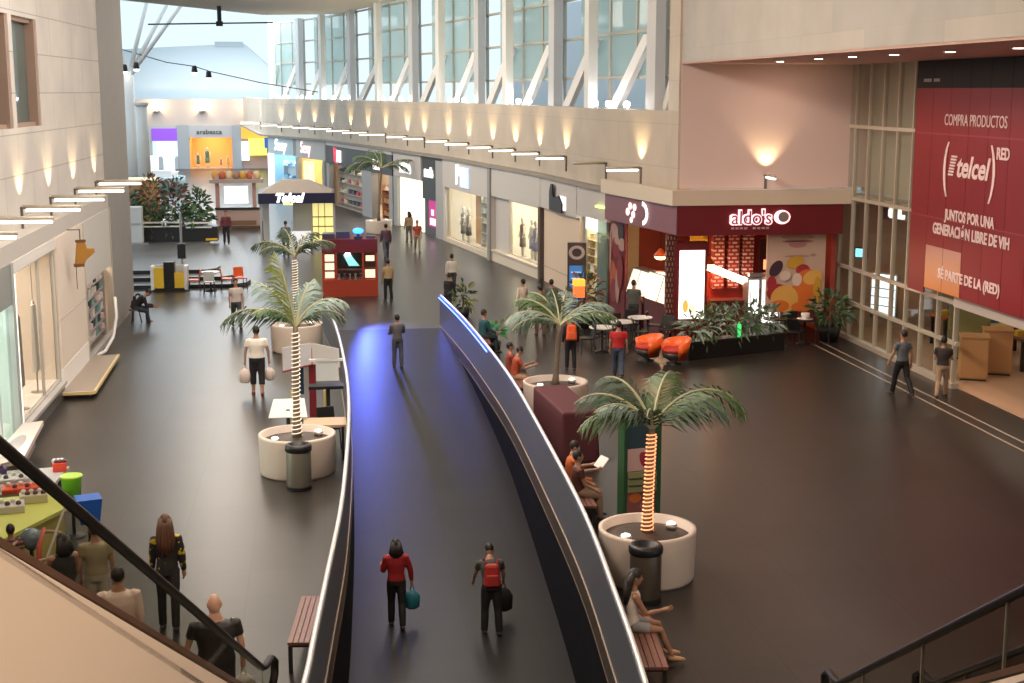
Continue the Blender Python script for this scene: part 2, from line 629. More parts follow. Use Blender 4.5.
le.prism([(16.0, 41.0), (16.0, 40.55), (10.42, 40.55), (9.42, 46.3), (9.85, 46.4), (10.5, 41.0)], 4.13, 4.58)
struct('trim_3', le, M_cream, 'cream ledge over the red ice-cream counter')

# ------------------------------------------------------------------ clerestory: pillars, raking struts, panes
FR = [49.6, 60.8, 72.1, 83.6, 96.7, 106.5]
BK = [44.2, 55.6, 66.4, 77.7, 91.1, 102.2]
allp = sorted([(y, 0) for y in FR] + [(y, 1) for y in BK])


def fpoint(y, off, z):
    d = fdir(y)
    return (fx(y) + d.y * off, y - d.x * off, z)


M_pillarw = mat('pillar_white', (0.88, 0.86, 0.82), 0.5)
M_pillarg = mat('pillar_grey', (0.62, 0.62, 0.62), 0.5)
for i, (y, back) in enumerate(allp):
    d = fdir(y)
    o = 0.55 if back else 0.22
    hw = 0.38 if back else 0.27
    p = MB().box(-hw, hw, -0.17, 0.17, 0, 5.6)
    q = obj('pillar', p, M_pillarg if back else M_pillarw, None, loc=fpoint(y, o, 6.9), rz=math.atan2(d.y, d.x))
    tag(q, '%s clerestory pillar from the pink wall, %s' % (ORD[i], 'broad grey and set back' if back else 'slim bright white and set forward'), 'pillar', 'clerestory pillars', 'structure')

for i, (a, b) in enumerate(zip([41.9] + [p[0] for p in allp], [p[0] for p in allp] + [112.0])):
    wn = sroot('window_%d' % (i + 3), '%s clerestory window bay from the pink wall, with greenish panes' % ORD[i])
    P0, P1 = Vector(fpoint(a, 0.95, 0)), Vector(fpoint(b, 0.95, 0))
    d = P1 - P0
    L = d.length
    wn.location = (P0.x, P0.y, 6.9)
    wn.rotation_euler = (0, 0, math.atan2(d.y, d.x))
    f = MB()
    for z in (1.05, 2.55, 4.05, 5.5):
        f.box(0, L, -0.05, 0.05, z - 0.05, z + 0.05)
    f.box(L * 0.5 - 0.05, L * 0.5 + 0.05, -0.05, 0.05, 1.05, 5.6)
    f.box(0, 0.08, -0.05, 0.05, 0, 5.6)
    f.box(L - 0.08, L, -0.05, 0.05, 0, 5.6)
    obj('frame', f, mat('clerestory_frame', (0.50, 0.46, 0.38), 0.5), wn)
    obj('pane', MB().box(0, L * (0.98 if i % 2 else 0.62), -0.012, 0.012, 1.05, 5.6), M_glassgreen, wn)
    st = MB()
    st.hull8([(L * 0.72, 0.3, 0), (L * 0.88, 0.3, 0), (L * 0.88, 0.1, 0), (L * 0.72, 0.1, 0), (L * 0.12, 0.3, 2.4), (L * 0.26, 0.3, 2.4), (L * 0.26, 0.1, 2.4), (L * 0.12, 0.1, 2.4)])
    obj('raking_strut', st, M_pillarw, wn)

ex = thing('building', 'pale blue-grey building seen through the clerestory windows', 'building')
e1 = MB()
e1.prism([(26, 36), (29, 36), (29, 60), (26, 60)], 0, 11.2)
e1.prism([(21, 62), (25, 62), (17, 98), (13, 98)], 0, 12.8)
obj('wall', e1, mat('outside_wall', (0.66, 0.73, 0.80), 0.8), ex)
e2 = MB()
for k in range(9):
    for z in (7.6, 9.4):
        e2.box(25.9, 26.0, 37 + k * 2.5, 38.5 + k * 2.5, z, z + 1.1)
obj('window', e2, mat('outside_window', (0.22, 0.30, 0.36), 0.3), ex)

# small bright globes standing on the clerestory sill
SY = [105.2, 103.4, 100.6, 98.9, 96.0, 94.0, 91.9, 82.3, 80.6, 78.8, 70.4, 69.0, 67.6, 60.2, 59.0, 57.6, 48.7, 47.3, 45.6]
for i, y in enumerate(reversed(SY)):
    t = thing('sill_lamp', '%s glowing globe lamp from the pink wall, on the clerestory sill' % ORD[i], 'lamp', fpoint(y, 0.12, 6.9), 0, 'globe lamps on the clerestory sill')
    obj('base', MB().lathe([(0.06, 0), (0.06, 0.05), (0.03, 0.06)], n=10), M_dark, t)
    obj('globe', MB().ball((0, 0, 0.15), 0.11, 10, 6), mat('globe_glow', (1, 1, 1), 0.5, 0, 45.0, (0.92, 0.96, 1.0)), t, True)
# ------------------------------------------------------------------ bar lamps on the walls
def bar_lamp(label, loc, rz, length, lit=True, group=None, spot=150):
    """local +X points out of the wall"""
    t = thing('wall_lamp', label, 'lamp', loc, rz, group)
    obj('bracket', MB().box(0, 0.05, -0.035, 0.035, -0.5, 0.06).box(0.0, 0.14, -0.07, 0.07, 0.02, 0.05), mat('bracket_brown', (0.16, 0.13, 0.11), 0.5), t)
    obj('arm', MB().tube([(0.05, 0, 0.05), (length, 0, 0.05)], 0.05, 8), M_alu, t, True)
    if lit:
        obj('light_tube', MB().tube([(0.12, 0, -0.02), (length - 0.02, 0, -0.02)], 0.04, 8), mat('bar_glow', (1, 1, 1), 0.5, 0, 2.6, (1.0, 0.93, 0.84)), t, True)
        l = bpy.data.lights.new('uplight', 'SPOT')
        l.energy = spot
        l.color = (1.0, 0.74, 0.40)
        l.spot_size = R(95)
        l.spot_blend = 0.8
        l.shadow_soft_size = 0.04
        lo = bpy.data.objects.new('uplight', l)
        C.objects.link(lo)
        lo.parent = t
        lo.location = (0.26, 0, 0.12)
        lo.rotation_euler = (R(180), R(-6), 0)
    return t


BY = [43.9, 47.1, 51.9, 55.8, 59.0, 62.3, 66.3, 70.1, 74.1, 77.1, 81.4, 85.3, 89.4, 94.1, 97.8, 101.0, 104.4, 111.0]
for i, y in enumerate(BY):
    d = fdir(y)
    bar_lamp('%s%s bar lamp from the pink wall along the right cream wall' % ('unlit ' if i == 1 else '', ORD[i]), fpoint(y, 0, 5.03), math.atan2(d.x, -d.y), 1.2 if y < 80 else 1.6, i != 1, 'bar lamps on the right wall')
for i, y in enumerate((24.4, 27.4, 30.6, 33.6, 36.7, 39.8, 42.9)):
    bar_lamp('%s bar lamp from the escalator along the left stone wall' % ORD[i], (lx(y), y, 4.80), 0, 1.35, True, 'bar lamps on the left wall', 90)
bar_lamp('single bar lamp on the pink wall above the red shop sign', (13.4, 41.0, 4.95), -PI / 2, 0.9, True, None, 90)
bar_lamp('short bar lamp high on the far end wall of the court', (-6.0, 139.8, 5.6), -PI / 2, 1.6, True, None, 150)

for i, (x, y) in enumerate(((12.3, 36.7), (12.2, 33.5), (12.2, 31.3), (12.4, 29.4), (12.6, 27.1), (12.7, 24.5))):
    t = thing('downlight', '%s recessed downlight from the pink wall in the pinkish soffit' % ORD[i], 'downlight', (x, y, 8.27), 0, 'downlights in the soffit')
    obj('trim_ring', MB().lathe([(0.11, 0), (0.14, -0.015), (0.15, 0)], n=20), M_white, t, True)
    obj('lens', MB().lathe([(0.10, -0.012), (0.09, -0.02)], n=20), mat('downlight_glow', (1, 1, 1), 0.5, 0, 12, (1.0, 0.86, 0.74)), t)
    l = bpy.data.lights.new('beam', 'SPOT')
    l.energy = 260
    l.color = (1.0, 0.75, 0.6)
    l.spot_size = R(80)
    l.shadow_soft_size = 0.08
    lo = bpy.data.objects.new('beam', l)
    C.objects.link(lo)
    lo.parent = t
    lo.location = (0, 0, -0.06)


# ------------------------------------------------------------------ shop fronts
class Shop:
    """local x runs along the front from image left to right, y goes into the shop"""

    def __init__(s, label, pl, pr, name='shop_front'):
        d = Vector((pr[0] - pl[0], pr[1] - pl[1]))
        s.L = d.length
        s.t = thing(name, label, 'shop', (pl[0], pl[1], 0), math.atan2(d.y, d.x))

    def part(s, name, m, *boxes):
        for q in boxes:
            o = obj(name, MB().box(*q), m, s.t)
        return o

    def world(s, x, y, z):
        c, n = math.cos(s.t.rotation_euler.z), math.sin(s.t.rotation_euler.z)
        return (s.t.location.x + x * c - y * n, s.t.location.y + x * n + y * c, z)

    def room(s, m, light=4.0, lcol=(1.0, 0.9, 0.75), depth=3.0, top=3.3, x0=0.05, x1=None, floor=None):
        x1 = s.L - 0.05 if x1 is None else x1
        b = MB()
        b.box(x0, x1, depth, depth + 0.1, 0, top)
        b.box(x0, x0 + 0.06, 0.12, depth, 0, top)
        b.box(x1 - 0.06, x1, 0.12, depth, 0, top)
        b.box(x0, x1, 0.12, depth, top, top + 0.06)
        obj('inner_wall', b, m, s.t)
        obj('inner_floor', MB().box(x0, x1, 0.1, depth, 0.0, 0.03), floor or colour((0.45, 0.38, 0.30), 0.4), s.t)
        w = x1 - x0
        obj('ceiling_light', MB().box(x0 + w * 0.15, x1 - w * 0.15, depth * 0.2, depth * 0.75, top - 0.06, top - 0.01), glow(lcol, light), s.t)

    def pane(s, x0, x1, z0, z1, y=0.06, m=None, frame=None):
        obj('window_pane', MB().box(x0, x1, y, y + 0.012, z0, z1), m or M_glass, s.t)
        if frame:
            f = MB()
            for q in ((x0 - 0.04, x0 + 0.03), (x1 - 0.03, x1 + 0.04)):
                f.box(q[0], q[1], y - 0.04, y + 0.05, z0, z1)
            f.box(x0, x1, y - 0.04, y + 0.05, z0 - 0.04, z0 + 0.03)
            f.box(x0, x1, y - 0.04, y + 0.05, z1 - 0.03, z1 + 0.04)
            obj('window_frame', f, frame, s.t)


def on(Y):
    return (fx(Y), Y)


def shelf_unit(label, loc, rz, w, levels, h, m, goods, group, gl, seed=0, depth=0.35, cols=5):
    """display shelving (a thing) and the goods on it (things of their own)"""
    rnd = random.Random(seed)
    t = thing('display_shelf', label, 'shelf', loc, rz)
    b = MB()
    b.box(0, 0.04, 0, depth, 0, h)
    b.box(w - 0.04, w, 0, depth, 0, h)
    b.box(0, w, depth - 0.03, depth, 0, h)
    obj('frame', b, m, t)
    c, n = math.cos(rz), math.sin(rz)
    kinds = []
    for k in range(levels):
        z = 0.25 + (h - 0.3) * k / max(1, levels - 1) * 0.86
        obj('shelf_board', MB().box(0.04, w - 0.04, 0, depth - 0.03, z - 0.03, z), m, t)
        for j in range(cols):
            lx = 0.1 + (w - 0.2) * (j + 0.5) / cols + rnd.uniform(-0.03, 0.03)
            ly = depth * 0.45
            kind = rnd.choice(goods)
            p = MB()
            q = rnd.uniform(0.75, 1.15)
            bw = (w - 0.2) / cols * 0.36
            if kind[0] == 'box':
                p.box(-bw, bw, -0.1, 0.1, 0, 0.24 * q)
                p.box(-bw * 1.04, bw * 1.04, -0.105, 0.105, 0.17 * q, 0.24 * q)
            elif kind[0] == 'bag':
                p.hull8([(-bw, -0.08, 0), (bw, -0.08, 0), (bw, 0.08, 0), (-bw, 0.08, 0), (-bw * .7, -0.03, .22 * q), (bw * .7, -0.03, .22 * q), (bw * .7, 0.03, .22 * q), (-bw * .7, 0.03, .22 * q)])
                p.tube([(-bw * .4, 0, .2 * q), (-bw * .3, 0, .3 * q), (bw * .3, 0, .3 * q), (bw * .4, 0, .2 * q)], 0.012, 5)
            else:
                p.lathe([(bw * .7, 0), (bw * .8, .02), (bw * .8, .15 * q), (bw * .3, .2 * q), (bw * .3, .25 * q)], n=10)
            o = obj({'box': 'boxed_product', 'bag': 'handbag', 'jar': 'bottle'}[kind[0]], p, colour(kind[1]), None, loc=(loc[0] + lx * c - ly * n, loc[1] + lx * n + ly * c, loc[2] + z), rz=rz)
            tag(o, gl, {'box': 'box', 'bag': 'bag', 'jar': 'bottle'}[kind[0]], group)
    return t


def mannequin(label, loc, rz, top, bot, h=1.75, group=None):
    t = thing('mannequin', label, 'mannequin', loc, rz, group)
    k = h / 1.75
    mm = mat('mannequin_skin', (0.72, 0.66, 0.58), 0.4)
    b = MB()
    b.lathe([(0.04 * k, 1.43 * k), (0.055 * k, 1.5 * k), (0.085 * k, 1.58 * k), (0.09 * k, 1.66 * k), (0.05 * k, 1.75 * k)], n=12)
    for sx in (-1, 1):
        b.tube([(sx * 0.09 * k, 0, 0.06), (sx * 0.085 * k, 0, 0.45 * k), (sx * 0.09 * k, 0, 0.9 * k)], [0.04 * k, 0.055 * k, 0.08 * k], 8)
        b.tube([(sx * 0.2 * k, 0, 1.38 * k), (sx * 0.25 * k, -0.03, 1.1 * k), (sx * 0.24 * k, -0.1, 0.85 * k)], [0.045 * k, 0.04 * k, 0.028 * k], 8)
    obj('body', b, mm, t, True)
    obj('top', MB().lathe([(0.17 * k, 0.85 * k), (0.15 * k, 1.05 * k), (0.19 * k, 1.3 * k), (0.17 * k, 1.4 * k), (0.06 * k, 1.46 * k)], n=14, sy=0.65), colour(top), t, True)
    obj('skirt', MB().lathe([(0.2 * k, 0.45 * k), (0.19 * k, 0.6 * k), (0.18 * k, 0.87 * k), (0.1 * k, 0.92 * k)], n=14, sy=0.7), colour(bot), t, True)
    obj('stand', MB().lathe([(0.2, 0), (0.2, 0.025), (0.03, 0.03), (0.03, 0.12)], n=16), M_steel, t)
    return t


SH = 4.13
# cyan lit shop far along the curve
s = Shop('far shop with cold blue lighting and white script sign', on(106.8), on(102.0))
s.part('fascia', mat('pale_blue_panel', (0.55, 0.62, 0.66), 0.4), (0, s.L, -0.15, 0.1, 2.9, SH))
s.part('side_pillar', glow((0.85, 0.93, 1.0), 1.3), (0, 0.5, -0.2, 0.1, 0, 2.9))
s.room(colour((0.40, 0.62, 0.72)), 7, (0.75, 0.92, 1.0))
lettering(s.t, 'Sway', 1.2, (s.L / 2, -0.2, 3.55), M_sign, shear=0.3)
s.part('counter', mat('cool_white', (0.7, 0.8, 0.85), 0.4), (0.8, s.L - 0.4, 0.6, 1.2, 0, 1.0), (0.7, s.L - 0.3, 0.55, 1.25, 1.0, 1.06))
shelf_unit('shelves of bright goods in the far cold blue shop', s.world(0.8, 0.7, 0), s.t.rotation_euler.z, s.L - 1.4, 3, 2.4, mat('cool_white', (0.7, 0.8, 0.85)), [('box', (0.2, 0.5, 0.8)), ('bag', (0.8, 0.85, 0.9)), ('jar', (0.1, 0.3, 0.5))], 'goods in the cold blue shop', 'small product on the shelves of the far cold blue shop', 1)

# warm shop with the white-and-red sign
s = Shop('warm lit shop under a grey fascia with pinkish white sign', on(101.4), on(95.6))
s.part('fascia', M_fascia, (0, s.L, -0.15, 0.1, 2.85, SH))
s.part('side_pillar', M_grey, (0, 0.45, -0.2, 0.1, 0, 2.85), (s.L - 0.4, s.L, -0.2, 0.1, 0, 2.85))
s.room(colour((0.75, 0.62, 0.36)), 6, (1.0, 0.86, 0.55))
s.part('door_panel', glow((1.0, 0.86, 0.5), 0.75), (0.5, 2.6, 0.2, 0.3, 0, 2.6))
lettering(s.t, 'Sexy', 1.15, (s.L * 0.36, -0.2, 3.55), M_signpink, bold=0.0)
shelf_unit('shelves of dark goods in the warm far shop', s.world(3.6, 0.5, 0), s.t.rotation_euler.z, 2.0, 4, 2.5, colour((0.5, 0.4, 0.3)), [('box', (0.12, 0.08, 0.06)), ('bag', (0.3, 0.2, 0.12))], 'goods in the warm far shop', 'small dark product on the shelves of the warm far shop', 2, cols=3)

# wide dark fascia shop
s = Shop('wide shop under a charcoal fascia with a red and white logo', on(95.2), on(79.6))
M_char = mat('charcoal_fascia', (0.055, 0.06, 0.062), 0.4)
s.part('fascia', M_char, (0, s.L, -0.2, 0.1, 2.75, SH - 0.2))
s.part('fascia_light', M_fascia, (0, s.L, -0.22, 0.1, SH - 0.2, SH))
s.part('side_pillar', M_grey, (0, 0.7, -0.2, 0.1, 0, 2.75), (s.L * 0.58, s.L * 0.72, -0.2, 0.2, 0, 2.75), (s.L - 0.7, s.L, -0.2, 0.1, 0, 2.75))
s.room(colour((0.52, 0.42, 0.32)), 5, (1.0, 0.88, 0.7))
lg = obj('logo', MB().hull8([(2.3, -0.24, 2.95), (3.2, -0.24, 2.8), (3.2, -0.2, 2.8), (2.3, -0.2, 2.95), (2.2, -0.24, 3.85), (3.2, -0.24, 3.75), (3.2, -0.2, 3.75), (2.2, -0.2, 3.85)]), glow((0.9, 0.05, 0.1), 0.9), s.t)
obj('logo_square', MB().box(3.15, 4.2, -0.27, -0.22, 2.95, 3.7), M_sign, lg)
lettering(s.t, 'F&A', 0.8, (s.L * 0.79, -0.22, 3.2), M_sign, bold=0.02)
shelf_unit('long shelves of bright goods below the charcoal fascia', s.world(1.0, 0.35, 0), s.t.rotation_euler.z, 7.2, 4, 2.6, colour((0.6, 0.5, 0.4)), [('box', (0.75, 0.6, 0.4)), ('bag', (0.5, 0.06, 0.08)), ('jar', (0.8, 0.75, 0.6)), ('box', (0.1, 0.1, 0.12))], 'goods below the charcoal fascia', 'small product on the long shelves below the charcoal fascia', 3, cols=7)
shelf_unit('orange-brown display rack in the right bay below the charcoal fascia', s.world(s.L * 0.74, 0.35, 0), s.t.rotation_euler.z, 3.0, 3, 2.0, colour((0.5, 0.22, 0.10)), [('box', (0.6, 0.3, 0.15)), ('bag', (0.8, 0.65, 0.5))], 'goods on the orange rack', 'small product on the orange-brown display rack', 4, cols=4)

# cream lit panel
s = Shop('closed shop front with a glowing cream panel and white sign', on(79.5), on(74.4))
s.part('fascia', M_fascia, (0, s.L, -0.15, 0.1, 2.8, SH))
s.part('side_pillar', M_grey, (0, 0.7, -0.15, 0.1, 0, 2.8))
s.part('lit_panel', glow((1.0, 0.93, 0.70), 1.05), (0.8, s.L - 0.1, 0.0, 0.1, 0.05, 2.75))
lettering(s.t, 'arena', 0.95, (s.L * 0.45, -0.18, 3.4), M_sign, bold=0.06)
s.part('back_panel', M_grey, (0, s.L, 0.12, 0.2, 0, 4.1))

# dark pane with the pink poster
s = Shop('narrow dark glass shop front with pink poster', on(74.2), on(70.8))
s.part('fascia', M_char, (0, s.L * 0.62, -0.12, 0.1, 1.9, SH - 0.15), (0, s.L, -0.1, 0.1, SH - 0.15, SH))
s.part('grey_panel', M_grey, (s.L * 0.62, s.L, -0.1, 0.1, 0, SH - 0.15))
s.part('side_panel', mat('door_dark', (0.09, 0.07, 0.07), 0.3), (0, s.L * 0.62, 0.0, 0.1, 0, 1.9))
lettering(s.t, 'moda', 0.62, (s.L * 0.33, -0.15, 3.3), M_sign, bold=0.06)
p = obj('poster', MB().box(s.L * 0.25, s.L * 0.62, -0.06, -0.01, 0.5, 2.2), glow((0.45, 0.04, 0.22), 0.6), s.t)
obj('poster_print', MB().box(s.L * 0.32, s.L * 0.58, -0.08, -0.06, 0.6, 0.95).box(s.L * 0.38, s.L * 0.5, -0.08, -0.06, 1.1, 1.4), glow((1.0, 0.75, 0.9), 1.1), p)

# shop with the square blue sign
s = Shop('shop with glowing blue-white square logo and wide warm window', on(70.7), on(62.3))
s.part('fascia', M_fascia, (0, s.L, -0.18, 0.1, 2.75, SH))
s.part('side_pillar', M_fascia, (0, 0.35, -0.15, 0.1, 0, 2.75), (s.L - 0.35, s.L, -0.2, 0.15, 0, 2.75))
s.part('plinth', M_cream, (0.3, s.L - 0.3, -0.12, 0.2, 0, 0.22))
s.room(colour((0.84, 0.77, 0.66)), 7, (1.0, 0.92, 0.78))
s.pane(0.4, s.L - 0.4, 0.24, 2.72, frame=M_alu)
lettering(s.t, 'P', 1.3, (s.L * 0.36, -0.22, 3.45), M_sign, bold=0.03)
lq = obj('logo_square', MB().box(s.L * 0.43, s.L * 0.6, -0.25, -0.18, 2.95, 3.9), M_signblue, s.t)
obj('logo_mark', MB().box(s.L * 0.46, s.L * 0.48, -0.27, -0.25, 3.1, 3.75).box(s.L * 0.5, s.L * 0.56, -0.27, -0.25, 3.1, 3.25).box(s.L * 0.5, s.L * 0.56, -0.27, -0.25, 3.5, 3.65), M_sign, lq)
s.part('display_wall', colour((0.75, 0.38, 0.16)), (s.L * 0.45, s.L * 0.62, 0.5, 0.6, 0.25, 2.7))
shelf_unit('bright glass shelves at the right of the warm window under the blue logo', s.world(s.L * 0.64, 0.3, 0.22), s.t.rotation_euler.z, 2.6, 5, 2.5, colour((0.85, 0.8, 0.7)), [('box', (0.85, 0.8, 0.7)), ('bag', (0.25, 0.2, 0.2)), ('jar', (0.6, 0.45, 0.35))], 'goods under the blue logo', 'small product on the bright shelves under the blue logo', 5, cols=4)
for k, (x, a, b_) in enumerate(((1.7, (0.2, 0.2, 0.2), (0.15, 0.14, 0.14)), (2.7, (0.3, 0.27, 0.25), (0.1, 0.1, 0.1)))):
    mannequin('%s dark dressed mannequin in the window under the blue logo' % ('left' if k == 0 else 'right'), s.world(x, 0.45, 0.05), s.t.rotation_euler.z, a, b_, 1.8)

# window shop with mannequins
s = Shop('clothes shop with tall glass windows and pale blank fascia', on(62.2), on(55.1))
s.part('fascia', M_fascia, (0, s.L, -0.2, 0.1, 2.9, SH))
s.part('divider', mat('divider_grey', (0.30, 0.28, 0.26), 0.5), (-0.1, 0.28, -0.28, -0.2, 0, SH))
s.part('side_pillar', M_fascia, (0, 0.3, -0.2, 0.15, 0, 2.9), (0.3, 2.4, 0.0, 0.1, 0, 2.9))
s.part('door_jamb', mat('dark_jamb', (0.13, 0.09, 0.07), 0.5), (s.L - 0.25, s.L, -0.2, 0.15, 0, 2.95))
s.part('plinth', M_cream, (0.3, s.L - 0.25, -0.15, 0.15, 0, 0.45), (0.3, s.L - 0.25, -0.22, 0.2, 0.45, 0.52))
s.room(colour((0.86, 0.80, 0.70)), 8, (1.0, 0.91, 0.76))
s.pane(2.5, s.L - 0.3, 0.54, 2.85, frame=M_alu)
s.part('spot_row', glow((1.0, 0.85, 0.55), 14), *[(0.7 + k * 0.9, 0.84 + k * 0.9, 0.5, 0.64, 2.7, 2.8) for k in range(6)])
dress = [((0.25, 0.16, 0.12), (0.22, 0.15, 0.12)), ((0.75, 0.66, 0.5), (0.35, 0.3, 0.4)), ((0.36, 0.28, 0.38), (0.3, 0.25, 0.38)), ((0.8, 0.55, 0.08), (0.35, 0.28, 0.45))]
for k, (a, b_) in enumerate(dress):
    mannequin('%s mannequin from the left in the clothes shop window, %s' % (ORD[k], ['brown dress', 'beige top', 'plum dress', 'mustard top'][k]), s.world(3.3 + k * 0.9, 0.32 + 0.14 * (k % 2), 0.5), s.t.rotation_euler.z, a, b_, 1.7)

# blank cream hoarding with the black logo
s = Shop('blank cream hoarding under a pale fascia with a black logo', on(55.0), on(49.9))
s.part('fascia', M_fascia, (0, s.L, -0.2, 0.1, 2.95, SH))
s.part('hoarding', mat('hoarding_cream', (0.74, 0.58, 0.43), 0.6), (0.05, s.L - 0.05, -0.05, 0.1, 0, 2.95))
s.part('back_glow', M_sign, (s.L * 0.58, s.L * 0.735, -0.24, -0.2, 3.1, 3.6))
b = MB()
b.prism([(s.L * 0.36, 3.0), (s.L * 0.70, 3.0), (s.L * 0.71, 3.35), (s.L * 0.62, 3.62), (s.L * 0.5, 3.5), (s.L * 0.45, 3.6), (s.L * 0.45, 4.0), (s.L * 0.40, 4.0), (s.L * 0.36, 3.7)], 0, 0.06)
for i, v in enumerate(b.v):
    b.v[i] = (v[0], -0.34 + v[2], v[1])
obj('logo', b, M_black, s.t)
s.part('panel_joint', colour((0.45, 0.36, 0.28)), (0.05, s.L - 0.05, -0.07, -0.05, 0.62, 0.65))

# bright shelves shop with a greenish glass edge
s = Shop('narrow bright shop of small goods beside the mauve ice-cream sign', on(49.8), on(46.5))
s.part('fascia', M_fascia, (0, s.L, -0.2, 0.1, 3.1, SH))
s.part('green_lamp', glow((0.7, 0.9, 0.2), 2.0), (s.L * 0.72, s.L * 0.95, -0.3, -0.2, 3.55, 3.62))
s.part('glass_edge', glass('edge_glass', (0.6, 0.7, 0.66), 0.1, 0.5, (0.35, 0.45, 0.42)), (s.L * 0.7, s.L - 0.03, -0.18, -0.1, 0, 3.9))
s.room(colour((0.80, 0.70, 0.45)), 9, (1.0, 0.92, 0.75), depth=0.9)
s.part('light_band', glow((1.0, 0.97, 0.9), 2.2), (0.1, s.L * 0.7, 0.12, 0.2, 2.6, 3.05))
shelf_unit('yellowish lit shelf wall in the narrow shop beside the ice-cream sign', s.world(0.15, 0.15, 0), s.t.rotation_euler.z, s.L - 0.3, 8, 2.6, colour((0.8, 0.7, 0.45)), [('box', (0.75, 0.6, 0.25)), ('jar', (0.4, 0.25, 0.1)), ('box', (0.9, 0.85, 0.7))], 'goods in the narrow bright shop', 'small product on the yellowish shelves of the narrow shop', 6, cols=5)
# ------------------------------------------------------------------ red ice-cream counter in the corner
def ell(mb, cx, cz, rx, rz_, y, mi, n=20, tilt=0.0):
    vs = []
    for k in range(n):
        a = 2 * PI * k / n
        u, v = math.cos(a) * rx, math.sin(a) * rz_
        vs.append((cx + u * math.cos(tilt) - v * math.sin(tilt), y, cz + u * math.sin(tilt) + v * math.cos(tilt)))
    return mb.add(vs, [tuple(range(n))], mi)


al = thing('ice_cream_shop', 'red corner ice-cream counter with glowing white lettering on maroon', 'shop')
obj('sign_band', MB().box(10.6, 15.75, 40.6, 41.0, 3.22, 4.14), M_maroon, al)
sb = MB()
sb.prism([(10.58, 40.62), (9.55, 46.2), (9.9, 46.26), (10.9, 41.0)], 3.25, 4.14)
obj('angled_sign_band', sb, M_mauve, al)
lettering(al, "aldo's", 0.60, (12.85, 40.55, 3.74), M_signpink, extrude=0.04, bold=0.03, width=1.32)
lettering(al, "aldo's", 0.58, (12.85, 40.49, 3.74), mat('letter_maroon', (0.35, 0.06, 0.08), 0.4), extrude=0.01, bold=0.0, width=1.22, name='lettering_face')
b = MB().add([(13.80 + math.cos(a) * r, 40.55 - q, 3.76 + math.sin(a) * r * 0.85) for q in (0.0, 0.06) for r in (0.25,) for a in [2 * PI * k / 20 for k in range(20)]],
             [tuple(range(20)), tuple(range(39, 19, -1))] + [(k, (k + 1) % 20, 20 + (k + 1) % 20, 20 + k) for k in range(20)])
e = obj('emblem', b, M_signpink, al)
b = MB()
ell(b, 13.83, 3.77, 0.165, 0.155, 40.47, 0)
obj('emblem_face', b, mat('emblem_grey', (0.30, 0.24, 0.24), 0.5), e)
b = MB()
for k in range(9):
    if k != 4:
        b.box(12.25 + k * 0.135, 12.34 + k * 0.135, 40.57, 40.6, 3.40, 3.46)
obj('small_lettering', b, mat('letter_dim', (0.55, 0.35, 0.36), 0.5), al)
# emblem on the angled band
ad = Vector((9.55 - 10.58, 46.2 - 40.6)).normalized()
an = Vector((-ad.y, ad.x))


def aw(u, off, z):
    return (10.58 + ad.x * u + an.x * off, 40.6 + ad.y * u + an.y * off, z)


b = MB()
for (u, z, r) in ((3.1, 3.84, 0.12), (3.45, 3.86, 0.12), (3.65, 3.66, 0.13), (3.2, 3.6, 0.12), (3.35, 3.42, 0.1)):
    pts = [aw(u + math.cos(2 * PI * k / 12) * r * 1.3, 0.04, z + math.sin(2 * PI * k / 12) * r) for k in range(12)]
    b.add(pts, [tuple(range(12))])
obj('angled_emblem', b, mat('emblem_soft', (1, 0.8, 0.8), 0.5, 0, 0.75, (1.0, 0.74, 0.78)), al)
b = MB()
for k in range(14):
    a0, a1 = R(-80 + k * 12), R(-68 + k * 12)
    p = lambda a, r: aw(2.5 - math.cos(a) * r * 1.3, 0.05, 3.7 + math.sin(a) * r)
    b.add([p(a0, 0.24), p(a1, 0.24), p(a1, 0.38), p(a0, 0.38)], [(0, 1, 2, 3)])
obj('emblem_ring', b, M_sign, al)

# interior
b = MB()
b.box(9.8, 15.7, 47.0, 47.15, 0, 4.1)
b.box(15.6, 15.75, 41.1, 47.1, 0, 4.1)
b.prism([(10.95, 41.2), (15.7, 41.2), (15.7, 47.1), (9.9, 47.1)], 3.95, 4.1)
obj('inner_wall', b, mat('aldo_inner', (0.42, 0.06, 0.04), 0.5), al)
obj('yellow_wall', MB().box(11.6, 12.15, 42.75, 42.85, 0, 3.22), M_yellow, al)
M_beads = panels('bead_pattern', (0.85, 0.70, 0.55), (0.65, 0.2, 0.12), (0.30, 0.02, 0.02), 0.22, 0.12, (0, 2), 0.035, 0.5)
for k, x in enumerate((12.2, 12.68, 13.15)):
    obj('patterned_column', MB().box(x, x + 0.34, 42.2, 42.5, 1.4, 3.25), M_beads, al)
obj('red_back_panel', MB().box(12.15, 13.9, 42.6, 42.7, 0.9, 3.25), M_red, al)
obj('menu_board', MB().box(13.62, 14.05, 42.0, 42.1, 1.35, 2.95), mat('menu_dark', (0.04, 0.008, 0.008), 0.3), al)
obj('menu_light', MB().box(13.75, 13.88, 41.97, 42.0, 2.0, 2.3), glow((1.0, 0.25, 0.1), 2.0), al)
b = MB()
b.hull8([(11.9, 41.9, 2.02), (13.4, 41.7, 1.42), (13.4, 41.95, 1.42), (11.9, 42.1, 2.02), (11.9, 41.9, 2.26), (13.4, 41.7, 1.66), (13.4, 41.95, 1.66), (11.9, 42.1, 2.26)])
obj('slanted_light', b, glow((1.0, 0.88, 0.7), 3.5), al)
obj('beaded_column', MB().box(10.42, 10.72, 41.1, 41.3, 0.2, 3.2), panels('bead_column', (0.50, 0.30, 0.2), (0.35, 0.2, 0.13), (0.10, 0.02, 0.02), 0.1, 0.16, (0, 2), 0.03, 0.5), al)
